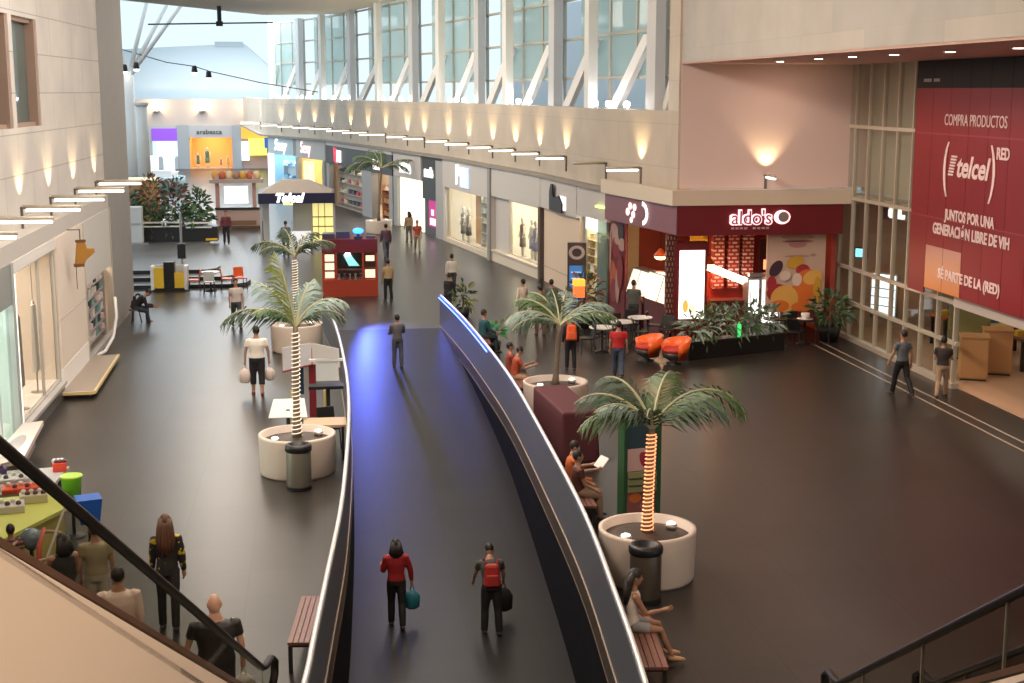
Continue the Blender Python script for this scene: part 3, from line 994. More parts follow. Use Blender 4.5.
obj('service_counter', MB().box(12.0, 13.3, 41.5, 42.0, 0, 1.05).box(11.95, 13.35, 41.42, 42.05, 1.05, 1.12), mat('counter_brown', (0.14, 0.03, 0.02), 0.35), al)
obj('steel_door_frame', MB().box(14.0, 14.15, 41.0, 41.2, 0.0, 1.95).box(13.0, 14.15, 41.02, 41.2, 1.9, 2.0), M_steel, al)

lb = thing('light_box', 'tall blazing white light box in a dark maroon frame at the ice-cream counter', 'light box', (11.15, 40.95, 0))
obj('frame', MB().box(-0.5, 0.5, 0.0, 0.3, 0.0, 3.0), M_maroon, lb)
obj('screen', MB().box(-0.37, 0.41, -0.03, 0.0, 0.66, 2.75), glow((1.0, 0.97, 0.86), 1.6), lb)
b = MB()
ell(b, -0.17, 1.05, 0.09, 0.2, -0.034, 0)
ell(b, 0.02, 0.98, 0.1, 0.14, -0.034, 1)
obj('picture', b, [glow((0.9, 0.4, 0.08), 0.9), glow((1.0, 0.85, 0.4), 1.2)], lb)

for k, (x, w_) in enumerate(((13.0, 0.3), (13.42, 0.5))):
    f = thing('drinks_fridge', '%s glowing white glass-door fridge at the ice-cream counter' % ['narrow left', 'wide right'][k], 'fridge', (x, 41.15, 0))
    obj('body', MB().box(0, w_ + 0.08, 0.0, 0.5, 0, 1.85), M_steel, f)
    obj('door', MB().box(0.04, w_ + 0.04, -0.03, 0.0, 0.45 if k else 0.75, 1.78), glow((0.96, 0.99, 1.0), 1.5), f)
    obj('handle', MB().tube([(0.07, -0.06, 0.9), (0.07, -0.06, 1.4)], 0.015, 6), M_steel, f)
    obj('shelf', MB().box(0.05, w_ + 0.03, -0.035, -0.03, 1.1, 1.12).box(0.05, w_ + 0.03, -0.035, -0.03, 1.4, 1.42), M_grey, f)

for k, (x, y, z) in enumerate(((10.7, 43.0, 2.35), (11.85, 41.6, 2.25))):
    p = thing('pendant_lamp', '%s orange pendant lamp in the ice-cream shop' % ['left', 'right'][k], 'lamp', (x, y, z), 0)
    obj('shade', MB().lathe([(0.04, 0.24), (0.16, 0.1), (0.24, 0)], n=18), M_orange, p, True)
    obj('bulb', MB().ball((0, 0, -0.02), (0.2, 0.2, 0.1), 12, 8), glow((1.0, 0.62, 0.22), 7), p, True)
    obj('cord', MB().tube([(0, 0, 0.2), (0, 0, 3.95 - z)], 0.012, 5), M_black, p)
    l = bpy.data.lights.new('glow', 'POINT')
    l.energy = 60
    l.color = (1.0, 0.55, 0.25)
    l.shadow_soft_size = 0.2
    lo = bpy.data.objects.new('glow', l)
    C.objects.link(lo)
    lo.parent = p
    lo.location = (0, 0, -0.25)

# fruit posters
M_skin2 = mat('poster_skin', (0.62, 0.44, 0.35), 0.5)
pm = [mat('poster_lip', (0.50, 0.22, 0.20), 0.5), mat('poster_yellow', (0.78, 0.42, 0.10), 0.5), mat('poster_orange', (0.72, 0.17, 0.03), 0.5), mat('poster_berry', (0.40, 0.03, 0.04), 0.5),
      mat('poster_dark', (0.06, 0.03, 0.05), 0.5), mat('poster_white', (0.75, 0.60, 0.50), 0.5), mat('poster_gold', (0.62, 0.34, 0.04), 0.5), mat('poster_shade', (0.45, 0.27, 0.21), 0.5)]
po = thing('fruit_poster', 'large poster of a smiling mouth above orange and red fruit', 'poster', (0, 0, 0))
obj('board', MB().box(13.5, 15.36, 40.93, 41.0, 0.8, 3.24), M_skin2, po)


def PX(px):
    return 10.61 + (px - 675) / 31.7


def PZ(py):
    return 3.27 - (py - 232) / 32.2


b = MB()
for i, (px, py, rx, rz_, mi, tl) in enumerate((
        (797, 237, 17, 3.0, 7, 0), (797, 241.5, 16, 2.2, 0, 0), (797, 244.5, 9, 3.2, 0, 0), (797, 241.2, 13, 0.7, 4, 0), (797, 256, 13, 1.2, 7, 0), (813, 255, 3, 1.5, 7, 0), (776, 268, 5.5, 9, 4, -0.6), (795, 262, 9, 6, 6, 0.3), (772, 283, 8, 8, 3, 0), (778, 292, 11, 9, 3, 0),
        (803, 270, 7, 6, 3, 0), (808, 284, 14, 15, 2, 0), (800, 294, 10, 12, 2, 0), (813, 277, 10, 7, 1, 0.3), (818, 290, 4, 14, 6, 0), (785, 275, 5.5, 5, 5, 0.3), (797, 279, 5, 6.5, 5, 0), (785, 298, 14, 13.5, 1, 0), (780, 305, 10, 6, 2, 0), (804, 306, 12, 5, 2, 0))):
    cx, cz = PX(px), PZ(py)
    rxm, rzm = rx / 31.7, rz_ / 32.2
    rxm = min(rxm, cx - 13.52, 15.34 - cx)
    ell(b, cx, cz, max(rxm, 0.03), rzm, 40.925 - i * 0.003, mi, 22, tl)
obj('fruit_print', b, pm, po)
p2 = thing('cherry_poster', 'dark red wall poster of glossy fruit under the mauve band', 'poster', (0, 0, 0))


def bx(u0, u1, z0, z1, o0, o1):
    return [aw(u0, o0, z0), aw(u1, o0, z0), aw(u1, o1, z0), aw(u0, o1, z0), aw(u0, o0, z1), aw(u1, o0, z1), aw(u1, o1, z1), aw(u0, o1, z1)]


obj('board', MB().hull8(bx(4.25, 5.55, 0.1, 3.25, -0.25, -0.15)), mat('poster_red', (0.14, 0.008, 0.008), 0.5), p2)
b = MB()
for i, (u, z, ru, rz_, mi) in enumerate(((6.2, 2.9, 0.5, 0.5, 0), (5.6, 2.7, 0.8, 0.45, 1), (6.0, 1.3, 0.9, 0.6, 2), (5.2, 2.35, 0.7, 0.35, 0), (4.9, 2.6, 0.5, 0.14, 1), (4.2, 2.9, 0.5, 0.3, 3), (3.9, 2.5, 0.6, 0.22, 1),
                                            (5.5, 0.9, 0.6, 0.4, 0), (4.7, 1.1, 0.35, 0.6, 1), (6.3, 2.2, 0.22, 0.7, 1), (4.2, 1.6, 0.5, 0.6, 0))):
    u, ru = 4.3 + (u - 3.5) * 0.42, ru * 0.5
    pts = [aw(min(max(u + math.cos(2 * PI * k / 18) * ru, 4.28), 5.52), -0.14 + i * 0.003, z + math.sin(2 * PI * k / 18) * rz_) for k in range(18)]
    b.add(pts, [tuple(range(18))], mi)
obj('fruit_print', b, (mat('cherry_red', (0.20, 0.012, 0.014), 0.35), mat('cherry_flesh', (0.40, 0.24, 0.19), 0.5), mat('cherry_orange', (0.42, 0.09, 0.02), 0.4), mat('cherry_dark', (0.03, 0.01, 0.012), 0.5)), p2)

# lit food counters inside the angled opening
for k, (uf, w_, h0, h1) in enumerate(((4.15, 1.3, 1.0, 1.75), (2.65, 1.95, 1.0, 1.8))):
    q = aw(uf, -0.15, 0)
    fc = thing('display_counter', '%s brightly lit glass display counter below the pendant lamp' % ['small left', 'wide right'][k], 'counter', (q[0], q[1], 0), math.atan2(-ad.y, -ad.x))
    obj('base', MB().box(0, w_, 0, 0.6, 0, h0), mat('counter_maroon', (0.12, 0.02, 0.02), 0.4), fc)
    b = MB().hull8([(0.02, 0.0, h0), (w_ - 0.02, 0.0, h0), (w_ - 0.02, 0.5, h0), (0.02, 0.5, h0), (0.02, 0.25, h1), (w_ - 0.02, 0.25, h1), (w_ - 0.02, 0.55, h1), (0.02, 0.55, h1)])
    obj('lit_case', b, glow((1.0, 0.90, 0.72), 0.7), fc)
    obj('frame', MB().box(w_ / 2 - 0.015, w_ / 2 + 0.015, -0.02, 0.1, h0, h0 + 0.05).tube([(w_ / 2, 0.0, h0), (w_ / 2, 0.25, h1)], 0.018, 6).box(0, w_, 0.23, 0.6, h1, h1 + 0.04), M_steel, fc)

# ------------------------------------------------------------------ right glass wall with the store behind
gw = sroot('window_20', 'tall glass wall of cream mullions at the right, store visible behind')
MY = [42.53 - 1.03 * k for k in range(0, 26)]
for k, y in enumerate(MY):
    if 31.9 < y < 32.3:
        continue
    obj('mullion', MB().box(15.95, 16.07, y - 0.035, y + 0.035, 0 if y > 33 or y < 27.5 else 2.18, 8.27), M_alu, gw)
for z in (6.44, 4.3, 2.18):
    obj('transom', MB().box(15.96, 16.06, 17, 42.5, z - 0.05, z + 0.05), M_alu, gw)
obj('transom', MB().box(15.96, 16.06, 33.1, 42.5, 1.10, 1.2), M_alu, gw)
obj('sill', MB().box(15.9, 16.1, 33.1, 42.5, 0.0, 0.14), M_alu, gw)
obj('pane', MB().box(16.0, 16.012, 33.1, 42.5, 0.14, 8.27).box(16.0, 16.012, 17, 33.1, 2.6, 8.27).box(16.0, 16.012, 17, 27.2, 0.05, 2.18), M_glass, gw)
struct('trim_4', MB().box(15.88, 16.1, 17, 33.2, 2.12, 2.56), mat('lintel_cream', (0.62, 0.52, 0.47), 0.5), 'pale lintel strip under the banner over the store entrance')
for k, x in enumerate((14.62, 14.98)):
    struct('trim_%d' % (5 + k), MB().box(x, x + 0.05, 12, 40.2, 0.0, 0.006), mat('floor_line', (0.38, 0.30, 0.24), 0.35), '%s pale inlaid line along the right glass wall' % ['inner', 'outer'][k])

st = MB()
st.box(22.0, 22.2, 14, 42.6, 0, 4.3)
st.box(16.1, 22, 42.55, 42.7, 0, 4.3)
struct('wall_store', st, mat('store_wall', (0.44, 0.31, 0.23), 0.6), 'warm reddish wall inside the store behind the glass')
struct('ceiling_store', MB().box(16.1, 22.2, 14, 42.7, 4.25, 4.4), mat('store_ceiling', (0.5, 0.42, 0.34), 0.7))
struct('floor_store', MB().box(16.1, 22, 14, 42.6, 0.0, 0.02), mat('store_floor', (0.55, 0.36, 0.24), 0.25))
for k, (x, y) in enumerate(((17.6, 39.5), (18.6, 35.5), (18.2, 31.5), (18.6, 27.5))):
    t = thing('ceiling_panel_light', '%s square ceiling light from the pink wall inside the glass store' % ORD[k], 'light', (x, y, 4.24), 0)
    obj('frame', MB().box(-0.65, 0.65, -0.65, 0.65, -0.05, 0.01), M_white, t)
    obj('diffuser', MB().box(-0.6, 0.6, -0.6, 0.6, -0.06, -0.05), glow((1.0, 0.82, 0.62), 5.5), t)
t = thing('store_sign', 'glowing white letters hanging inside the glass store', 'sign', (17.0, 39.6, 3.98), -PI / 2 + 0.2)
obj('backing', MB().box(-1.0, 1.0, 0.04, 0.08, -0.3, 0.3), mat('store_sign_brown', (0.16, 0.09, 0.06), 0.5), t)
lettering(t, 'S L', 0.62, (0, 0, 0), M_sign, bold=0.04)
t = thing('video_screen', 'small cyan glowing screen behind the glass wall beside the fruit poster', 'screen', (16.8, 41.7, 2.5), -PI / 2 + 0.9)
obj('housing', MB().box(-0.2, 0.2, 0.0, 0.08, -0.16, 0.16), M_black, t)
obj('display', MB().box(-0.17, 0.17, -0.01, 0.0, -0.13, 0.13), glow((0.25, 0.75, 1.0), 1.8), t)
t = thing('ribbed_light_box', 'tall glowing white ribbed panel behind the lower glass wall', 'light box', (16.8, 39.8, 0), -PI / 2 + 0.5)
obj('frame', MB().box(-0.5, 0.5, 0.0, 0.12, 0.7, 2.1), M_steel, t)
obj('diffuser', MB().box(-0.44, 0.44, -0.02, 0.0, 0.85, 2.06), glow((0.85, 0.95, 1.0), 1.3), t)
obj('slat', MB().box(-0.44, 0.44, -0.035, -0.02, 1.1, 1.13).box(-0.44, 0.44, -0.035, -0.02, 1.36, 1.39).box(-0.44, 0.44, -0.035, -0.02, 1.62, 1.65).box(-0.44, 0.44, -0.035, -0.02, 1.88, 1.91), M_grey, t)
for k, (x, y, w_, h, lab) in enumerate(((17.0, 34.2, 0.72, 1.15, 'low rounded wooden cabinet just inside the store entrance'), (17.95, 34.8, 0.75, 1.2, 'wooden cabinet behind the low one inside the store entrance'), (18.2, 37.0, 1.1, 1.9, 'olive display panel cabinet inside the store'))):
    t = thing('wooden_cabinet', lab, 'cabinet', (x, y, 0), -0.4)
    obj('body', MB().box(-w_ / 2, w_ / 2, -0.35, 0.35, 0.06, h), M_wood if k < 2 else mat('olive', (0.22, 0.20, 0.08), 0.6), t, bevel=0.04)
    obj('plinth', MB().box(-w_ / 2 + 0.03, w_ / 2 - 0.03, -0.32, 0.32, 0.0, 0.06), M_dark, t)
    obj('top', MB().box(-w_ / 2 - 0.02, w_ / 2 + 0.02, -0.37, 0.37, h, h + 0.03), M_wood, t)
for k, (x, y, c_) in enumerate(((19.4, 37.4, (0.7, 0.55, 0.2)), (18.9, 39.0, (0.5, 0.13, 0.04)), (19.4, 35.3, (0.2, 0.1, 0.06)))):
    t = thing('display_table', '%s inside the store' % ['pale topped display table', 'reddish display table', 'dark display table farthest right'][k], 'table', (x, y, 0), 0.1)
    obj('top', MB().box(-0.8, 0.8, -0.45, 0.45, 0.86, 0.92), colour(c_, 0.4), t)
    for sx in (-0.7, 0.7):
        for sy in (-0.36, 0.36):
            obj('leg', MB().box(sx - 0.04, sx + 0.04, sy - 0.04, sy + 0.04, 0, 0.86), M_dark, t)
    for j in range(4):
        bb = obj('boxed_product', MB().box(-0.12, 0.12, -0.1, 0.1, 0, 0.16 + 0.05 * (j % 2)).box(-0.125, 0.125, -0.105, 0.105, 0.11, 0.13), colour([(0.7, 0.5, 0.05), (0.05, 0.1, 0.25), (0.7, 0.65, 0.6), (0.6, 0.1, 0.05)][j]), None, loc=(x - 0.55 + 0.37 * j, y + (j % 2) * 0.15, 0.92))
        tag(bb, '%s boxed product on the %s inside the store' % (['yellow', 'navy', 'white', 'red'][j], ['pale topped display table', 'reddish display table', 'dark display table'][k]), 'box')

# ------------------------------------------------------------------ red banner
bn = thing('banner', 'huge red hanging banner with white campaign lettering and black top', 'banner', (15.62, 35.45, 0), -PI / 2)
M_bred = mat('banner_red', (0.22, 0.006, 0.012), 0.42, spec=0.3)
BL = 17.0


def bslab(x0, x1, z0, z1, y=-0.0, th=0.02):
    return MB().box(x0, x1, y, y + th, z0, z1)


b = MB()
for k in range(16):
    b.box(k * 1.03 + 0.008, (k + 1) * 1.03 - 0.008, 0.0, 0.03, 2.45 if k else 2.30, 7.56)
obj('sheet', b, M_bred, bn)
b = MB()
for k in range(16):
    b.box(k * 1.03 + 0.008, (k + 1) * 1.03 - 0.008, 0.0, 0.03, 7.56, 8.26)
obj('black_header', b, mat('banner_black', (0.010, 0.010, 0.012), 0.55, spec=0.15), bn)
obj('seam', MB().box(0, BL, -0.004, 0.0, 6.40, 6.44).box(0, BL, -0.004, 0.0, 4.28, 4.32), mat('banner_seam', (0.28, 0.012, 0.018), 0.4), bn)
M_bw = mat('banner_lettering', (0.80, 0.62, 0.60), 0.5)
lettering(bn, 'COMPRA PRODUCTOS', 0.40, (3.4, -0.012, 6.77), M_bw, extrude=0.005, width=3.25)
lettering(bn, '(', 1.45, (1.95, -0.012, 5.66), M_bw, extrude=0.005, width=0.28, bold=0.01)
lettering(bn, ')', 1.45, (4.48, -0.012, 5.66), M_bw, extrude=0.005, width=0.28, bold=0.01)
lettering(bn, 'telcel', 0.72, (3.40, -0.012, 5.64), M_bw, extrude=0.005, shear=0.25, width=1.75, bold=0.02)
b = MB()
for k in range(7):
    z = 5.42 + k * 0.075
    b.box(2.12 + 0.025 * k, 2.40 + 0.03 * k, -0.017, -0.007, z, z + 0.045)
obj('logo_stripes', b, M_bw, bn)
lettering(bn, 'RED', 0.38, (4.92, -0.012, 6.05), M_bw, extrude=0.005, width=0.62, bold=0.012)
lettering(bn, 'JUNTOS POR UNA', 0.36, (3.38, -0.012, 4.43), M_bw, extrude=0.005, width=2.65, bold=0.012)
lettering(bn, 'GENERACIÓN LIBRE DE VIH', 0.38, (3.45, -0.012, 4.03), M_bw, extrude=0.005, width=4.05, bold=0.012)
lettering(bn, 'SÉ PARTE DE LA (RED)', 0.34, (3.5, -0.012, 2.92), M_bw, extrude=0.005, width=3.3, bold=0.012)
b = MB()
for k in range(8):
    if k != 4:
        b.box(0.42 + k * 0.12, 0.51 + k * 0.12, -0.012, 0.0, 7.72, 7.80)
obj('small_lettering', b, mat('letter_grey', (0.25, 0.24, 0.24), 0.5), bn)


def gradient_print(name, c0, c1, z0, z1):
    m = mat(name, c0, 0.35)
    nt, N, L, bs = nodes(m)
    tc = N.new('ShaderNodeTexCoord')
    sp = N.new('ShaderNodeSeparateXYZ')
    L.new(tc.outputs['Object'], sp.inputs[0])
    mr = N.new('ShaderNodeMapRange')
    mr.inputs['From Min'].default_value = z0
    mr.inputs['From Max'].default_value = z1
    L.new(sp.outputs[2], mr.inputs['Value'])
    rp_ = N.new('ShaderNodeValToRGB')
    rp_.color_ramp.elements[0].color = (*c0, 1)
    rp_.color_ramp.elements[1].color = (*c1, 1)
    L.new(mr.outputs['Result'], rp_.inputs[0])
    L.new(rp_.outputs[0], bs.inputs['Base Color'])
    return m


obj('printed_picture', MB().box(1.05, 2.05, -0.006, 0.0, 2.46, 3.57).box(2.07, 3.08, -0.006, 0.0, 2.46, 3.57), gradient_print('banner_picture', (0.62, 0.20, 0.03), (0.42, 0.20, 0.18), 2.45, 3.6), bn)
# ------------------------------------------------------------------ left shops
LX = -6.4
s = Shop('nearest left shop entrance with a blazing white door display', (LX, 24.5), (LX, 30.3))
s.part('fascia', mat('dark_glass_panel', (0.30, 0.32, 0.31), 0.4), (0, s.L, -0.02, 0.1, 3.1, 3.95))
s.room(colour((0.70, 0.76, 0.72)), 12, (0.92, 1.0, 0.94), depth=4)
s.part('side_pillar', mat('cool_grey_frame', (0.40, 0.43, 0.42), 0.4), (s.L - 0.25, s.L, -0.05, 0.12, 0, 3.95), (s.L - 2.0, s.L - 1.85, -0.04, 0.1, 0.1, 3.1))
s.part('lit_panel', glow((0.93, 1.0, 0.93), 1.1), (s.L - 1.6, s.L - 0.5, 0.5, 0.6, 0.5, 2.8))
s.pane(s.L - 1.85, s.L - 0.25, 0.1, 3.1)

s = Shop('left shop window of pale glass with clothes hanging behind', (LX, 30.3), (LX, 35.3))
s.part('fascia', M_white, (0, s.L, -0.02, 0.1, 3.7, 3.95))
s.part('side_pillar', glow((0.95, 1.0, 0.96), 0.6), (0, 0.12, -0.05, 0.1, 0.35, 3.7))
s.part('plinth', mat('plinth_dark', (0.10, 0.09, 0.08), 0.4), (0, s.L, -0.06, 0.2, 0, 0.32))
s.part('window_sill', M_grey, (0, s.L, -0.12, 0.25, 0.32, 0.40))
s.room(colour((0.74, 0.66, 0.58)), 6, (1.0, 0.88, 0.72), depth=3, top=3.7)
s.part('display_floor', M_white, (0.1, s.L - 0.1, 0.1, 1.6, 0.40, 0.46))
s.pane(0.12, s.L - 0.05, 0.42, 3.7, m=glass('shop_glass', (0.90, 0.89, 0.87), 0.05), frame=mat('alu_grey', (0.5, 0.49, 0.47), 0.4, 0.3))
s.part('window_mullion', mat('alu_grey', (0.5, 0.49, 0.47), 0.4, 0.3), (s.L * 0.6, s.L * 0.6 + 0.05, 0.03, 0.1, 0.42, 3.7))
for k, (x, c_) in enumerate(((0.6, (0.25, 0.07, 0.05)), (1.6, (0.30, 0.25, 0.18)), (3.4, (0.55, 0.53, 0.5)))):
    t = thing('hanging_garment', '%s long garment hanging in the pale left shop window' % ['dark red', 'olive brown', 'grey striped'][k], 'garment', s.world(x, 0.28, 0.46), PI / 2)
    obj('cloth', MB().hull8([(-0.2, -0.06, 0.5), (0.2, -0.06, 0.5), (0.2, 0.06, 0.5), (-0.2, 0.06, 0.5), (-0.16, -0.04, 2.1), (0.16, -0.04, 2.1), (0.16, 0.04, 2.1), (-0.16, 0.04, 2.1)]), colour(c_, 0.8), t, bevel=0.03)
    obj('hanger', MB().tube([(-0.18, 0, 2.08), (0, 0, 2.2), (0.18, 0, 2.08)], 0.015, 5).tube([(0, 0, 2.2), (0, 0, 3.2)], 0.01, 5), M_steel, t)
    obj('stand', MB().lathe([(0.16, 0), (0.16, 0.02), (0.02, 0.03), (0.02, 0.5)], n=12), M_steel, t)

s = Shop('left shop bay with a wide blank cream panel', (LX, 35.3), (LX, 39.3))
s.part('panel', mat('lit_cream', (0.82, 0.72, 0.62), 0.5), (0, s.L, -0.04, 0.12, 0.7, 3.95))
s.part('white_foot', mat('foot_white', (0.9, 0.88, 0.85), 0.4), (0, s.L, -0.05, 0.12, 0.1, 0.7))
s.part('plinth', M_dark, (0, s.L, -0.03, 0.12, 0, 0.1))
s.part('panel_joint', mat('joint_tan', (0.55, 0.47, 0.40), 0.6), (0, s.L, -0.05, -0.04, 1.9, 1.92), (s.L - 0.06, s.L, -0.06, 0.0, 0, 3.95))

s = Shop('left corner shop with shelves of small goods beside the grey pier', (LX, 39.3), (LX, 44.5))
s.part('fascia', mat('fascia_pale', (0.66, 0.64, 0.60), 0.5), (0, s.L, -0.02, 0.1, 2.2, 3.95))
s.part('side_pillar', M_alu, (0, 0.15, -0.05, 0.12, 0, 2.4), (s.L - 0.15, s.L, -0.05, 0.12, 0, 3.95))
s.room(colour((0.62, 0.52, 0.42)), 12, (1.0, 0.9, 0.75), depth=2.5, top=2.9)
s.part('plinth', M_grey, (0, s.L, -0.05, 0.1, 0, 0.15))
shelf_unit('open shelves stacked with small goods in the left corner shop', s.world(0.35, 0.18, 0.05), PI / 2, s.L - 0.7, 6, 2.15, colour((0.35, 0.32, 0.3)), [('box', (0.15, 0.35, 0.34)), ('box', (0.03, 0.03, 0.03)), ('bag', (0.18, 0.10, 0.09)), ('jar', (0.6, 0.5, 0.48)), ('box', (0.7, 0.65, 0.6))], 'goods in the left corner shop', 'small product on the open shelves of the left corner shop', 8, cols=8)
t = thing('wooden_crate', 'orange-brown box on top of the shelves in the left corner shop', 'box', s.world(2.6, 0.35, 2.2), PI / 2)
obj('body', MB().box(-0.5, 0.5, -0.15, 0.15, 0, 0.35), M_wood, t)
obj('band', MB().box(-0.51, 0.51, -0.16, 0.16, 0.26, 0.31), M_yellow, t)
t = thing('curved_rail', 'pale curved guard rail at the foot of the left corner shop shelves', 'rail', (LX + 0.12, 40.2, 0), 0)
obj('rail', MB().tube([(0.0, 0, 0.12), (0.12, 0.6, 0.12), (0.22, 1.6, 0.35), (0.2, 2.6, 0.8), (0.1, 3.2, 1.3)], 0.05, 8), M_white, t, True)
obj('foot', MB().lathe([(0.09, 0), (0.09, 0.02), (0.03, 0.03), (0.03, 0.1)], n=10), M_steel, t)

t = thing('hanging_sign', 'mustard yellow boot-shaped sign hanging from the left ledge', 'sign', (-5.95, 36.7, 3.12), 0.5)
t.scale = (0.68, 0.68, 0.68)
b = MB()
b.prism([(-0.34, 0.0), (-0.05, -0.05), (0.1, 0.2), (0.42, 0.45), (0.40, 0.62), (0.12, 0.62), (0.05, 0.95), (-0.22, 0.9), (-0.28, 0.4)], -0.09, 0.09)
for i, v in enumerate(b.v):
    b.v[i] = (v[0], v[2], v[1])
obj('body', b, mat('mustard', (0.42, 0.20, 0.03), 0.5), t, bevel=0.03)
each('brown_trim', ((-0.36, -0.02, -0.11, 0.11, -0.06, 0.06), (-0.26, 0.08, -0.1, 0.1, 0.85, 0.95)), mat('boot_brown', (0.16, 0.07, 0.03), 0.5), t)
obj('hanger', MB().tube([(-0.1, 0, 0.9), (-0.1, 0, 1.35)], 0.02, 6).tube([(-0.1, 0, 1.32), (-0.5, 0.28, 1.32)], 0.02, 6).tube([(-0.3, 0, 0.0), (-0.3, 0, -0.9)], 0.015, 6), M_dark, t)

t = thing('platform', 'low beige platform with lit yellow edge in front of the left shops', 'platform', (0, 0, 0))
obj('top', MB().prism([(-6.35, 34.95), (-5.62, 35.0), (-5.7, 40.0), (-6.35, 39.9)], 0.10, 0.17), mat('platform_top', (0.33, 0.27, 0.22), 0.5), t)
obj('edge', MB().prism([(-5.62, 35.0), (-5.56, 35.0), (-5.64, 40.0), (-5.70, 40.0)], 0.10, 0.175).prism([(-6.35, 34.9), (-5.6, 34.95), (-5.6, 35.0), (-6.35, 34.95)], 0.10, 0.175), mat('edge_yellow', (0.72, 0.58, 0.28), 0.4), t)
obj('base', MB().prism([(-6.35, 35.05), (-5.72, 35.1), (-5.78, 39.9), (-6.35, 39.8)], 0.0, 0.10), M_dark, t)
t = thing('display_bench', 'wide pinkish white low bench with a dark oval mark by the left shop', 'bench', (0, 0, 0))
obj('top', MB().prism([(-6.34, 30.2), (-5.95, 30.4), (-5.75, 27.3), (-6.34, 26.5)], 0.42, 0.52), mat('bench_pinkwhite', (0.66, 0.53, 0.49), 0.45), t)
obj('base', MB().prism([(-6.34, 30.0), (-6.1, 30.2), (-5.95, 27.6), (-6.34, 27)], 0.0, 0.42), mat('bench_base', (0.30, 0.24, 0.22), 0.5), t)
b = MB()
b.prism([(-6.12 + 0.15 * math.cos(a), 28.4 + 0.75 * math.sin(a)) for a in [2 * PI * k / 20 for k in range(20)]], 0.52, 0.523)
obj('oval_mark', b, mat('oval_grey', (0.36, 0.30, 0.29), 0.5), t)

# ------------------------------------------------------------------ raised cafe terrace, steps and the far court
tp = MB()
for k, (xr, yf) in enumerate(((-2.7, 54.6), (-3.3, 55.7), (-4.0, 56.8))):
    tp.prism([(-13, yf), (xr - 0.5, yf), (xr - 0.12, yf + 0.4), (xr, yf + 1.2), (xr - 0.5, 64 - k), (xr - 1.5, 73 - k), (-13, 73 - k)], 0.15 * k + 0.0, 0.15 * k + 0.15)
struct('floor_terrace', tp, panels('terrace_tile', (0.12, 0.12, 0.12), (0.10, 0.10, 0.105), (0.06, 0.06, 0.06), 1.2, 1.2, (0, 1), 0.012, 0.38), 'raised grey terrace with three dark steps')
rs = MB()
for k, (xr, yf) in enumerate(((-2.7, 54.6), (-3.3, 55.7), (-4.0, 56.8))):
    rs.box(-13, xr - 0.5, yf - 0.015, yf, 0.15 * k, 0.15 * k + 0.15)
struct('trim_8', rs, mat('riser_black', (0.015, 0.015, 0.016), 0.4), 'dark step risers of the terrace')

fw = MB()
fw.box(-34, -2, 140, 140.5, 4.2, 6.7)
fw.box(-34, -16.5, 140, 140.5, 0, 4.2)
struct('wall_far', fw, mat('far_wall', (0.50, 0.41, 0.36), 0.7), 'beige end wall of the court with warm sconces')
t = thing('building', 'big plain blue-grey building behind the far end wall', 'building')
b = MB()
b.prism([(-38, 4.2), (-4.2, 4.2), (-4.2, 9.6), (-6.8, 12.0), (-16.5, 11.5), (-38, 10.0)], 141, 150)
for i, v in enumerate(b.v):
    b.v[i] = (v[0], v[2], v[1])
bb = obj('wall', b, mat('far_building', (0.50, 0.58, 0.63), 0.8), t)
obj('parapet', MB().box(-9.5, -6.8, 140.9, 141.2, 11.7, 12.15), mat('far_building_edge', (0.42, 0.50, 0.55), 0.8), t)
for i, x in enumerate((-15.1, -10.8, -6.3)):
    t = thing('wall_sconce', '%s warm bowl sconce from the left on the far end wall' % ORD[i], 'lamp', (x, 139.7, 5.35), 0, 'sconces on the far wall')
    obj('bowl', MB().lathe([(0.05, 0), (0.3, 0.2), (0.32, 0.25)], n=14), M_steel, t, True)
    obj('bulb', MB().ball((0, 0, 0.28), 0.22, 10, 6), glow((1.0, 0.80, 0.45), 12), t, True)
    l = bpy.data.lights.new('glow', 'POINT')
    l.energy = 120
    l.color = (1, 0.75, 0.4)
    l.shadow_soft_size = 0.2
    lo = bpy.data.objects.new('glow', l)
    C.objects.link(lo)
    lo.parent = t
    lo.location = (0, -0.4, 0.7)

s = Shop('far shop at the court end with a purple sign', (-16.5, 140), (-13.3, 140))
s.part('fascia', glow((0.20, 0.06, 0.45), 0.7), (0.8, s.L, -0.2, 0.1, 2.7, 3.9))
s.part('side_pillar', M_grey, (0, 0.8, -0.1, 0.1, 0, 4.2), (0, s.L, -0.05, 0.1, 3.9, 4.2))
s.part('lit_panel', glow((1.0, 0.98, 0.85), 1.2), (1.2, s.L - 0.1, 0.0, 0.1, 1.3, 2.6))
s.part('counter', mat('grey_counter', (0.4, 0.42, 0.44), 0.4), (0.8, s.L, -0.4, 0.1, 0, 1.2))
s = Shop('far shop at the court end glowing orange inside', (-13.3, 140), (-7.2, 140))
s.part('fascia', mat('far_fascia', (0.42, 0.40, 0.39), 0.5), (0, s.L, -0.15, 0.1, 3.0, 4.2))
s.part('side_pillar', mat('far_pillar', (0.33, 0.34, 0.35), 0.5), (0, 1.1, -0.2, 0.1, 0, 4.2), (s.L - 0.9, s.L, -0.2, 0.1, 0, 4.2))
s.room(colour((0.85, 0.48, 0.18)), 8, (1.0, 0.72, 0.36), x0=1.1, x1=s.L - 0.9)
lettering(s.t, 'arabesca', 0.62, (s.L * 0.5, -0.2, 3.55), M_dark, width=2.4)
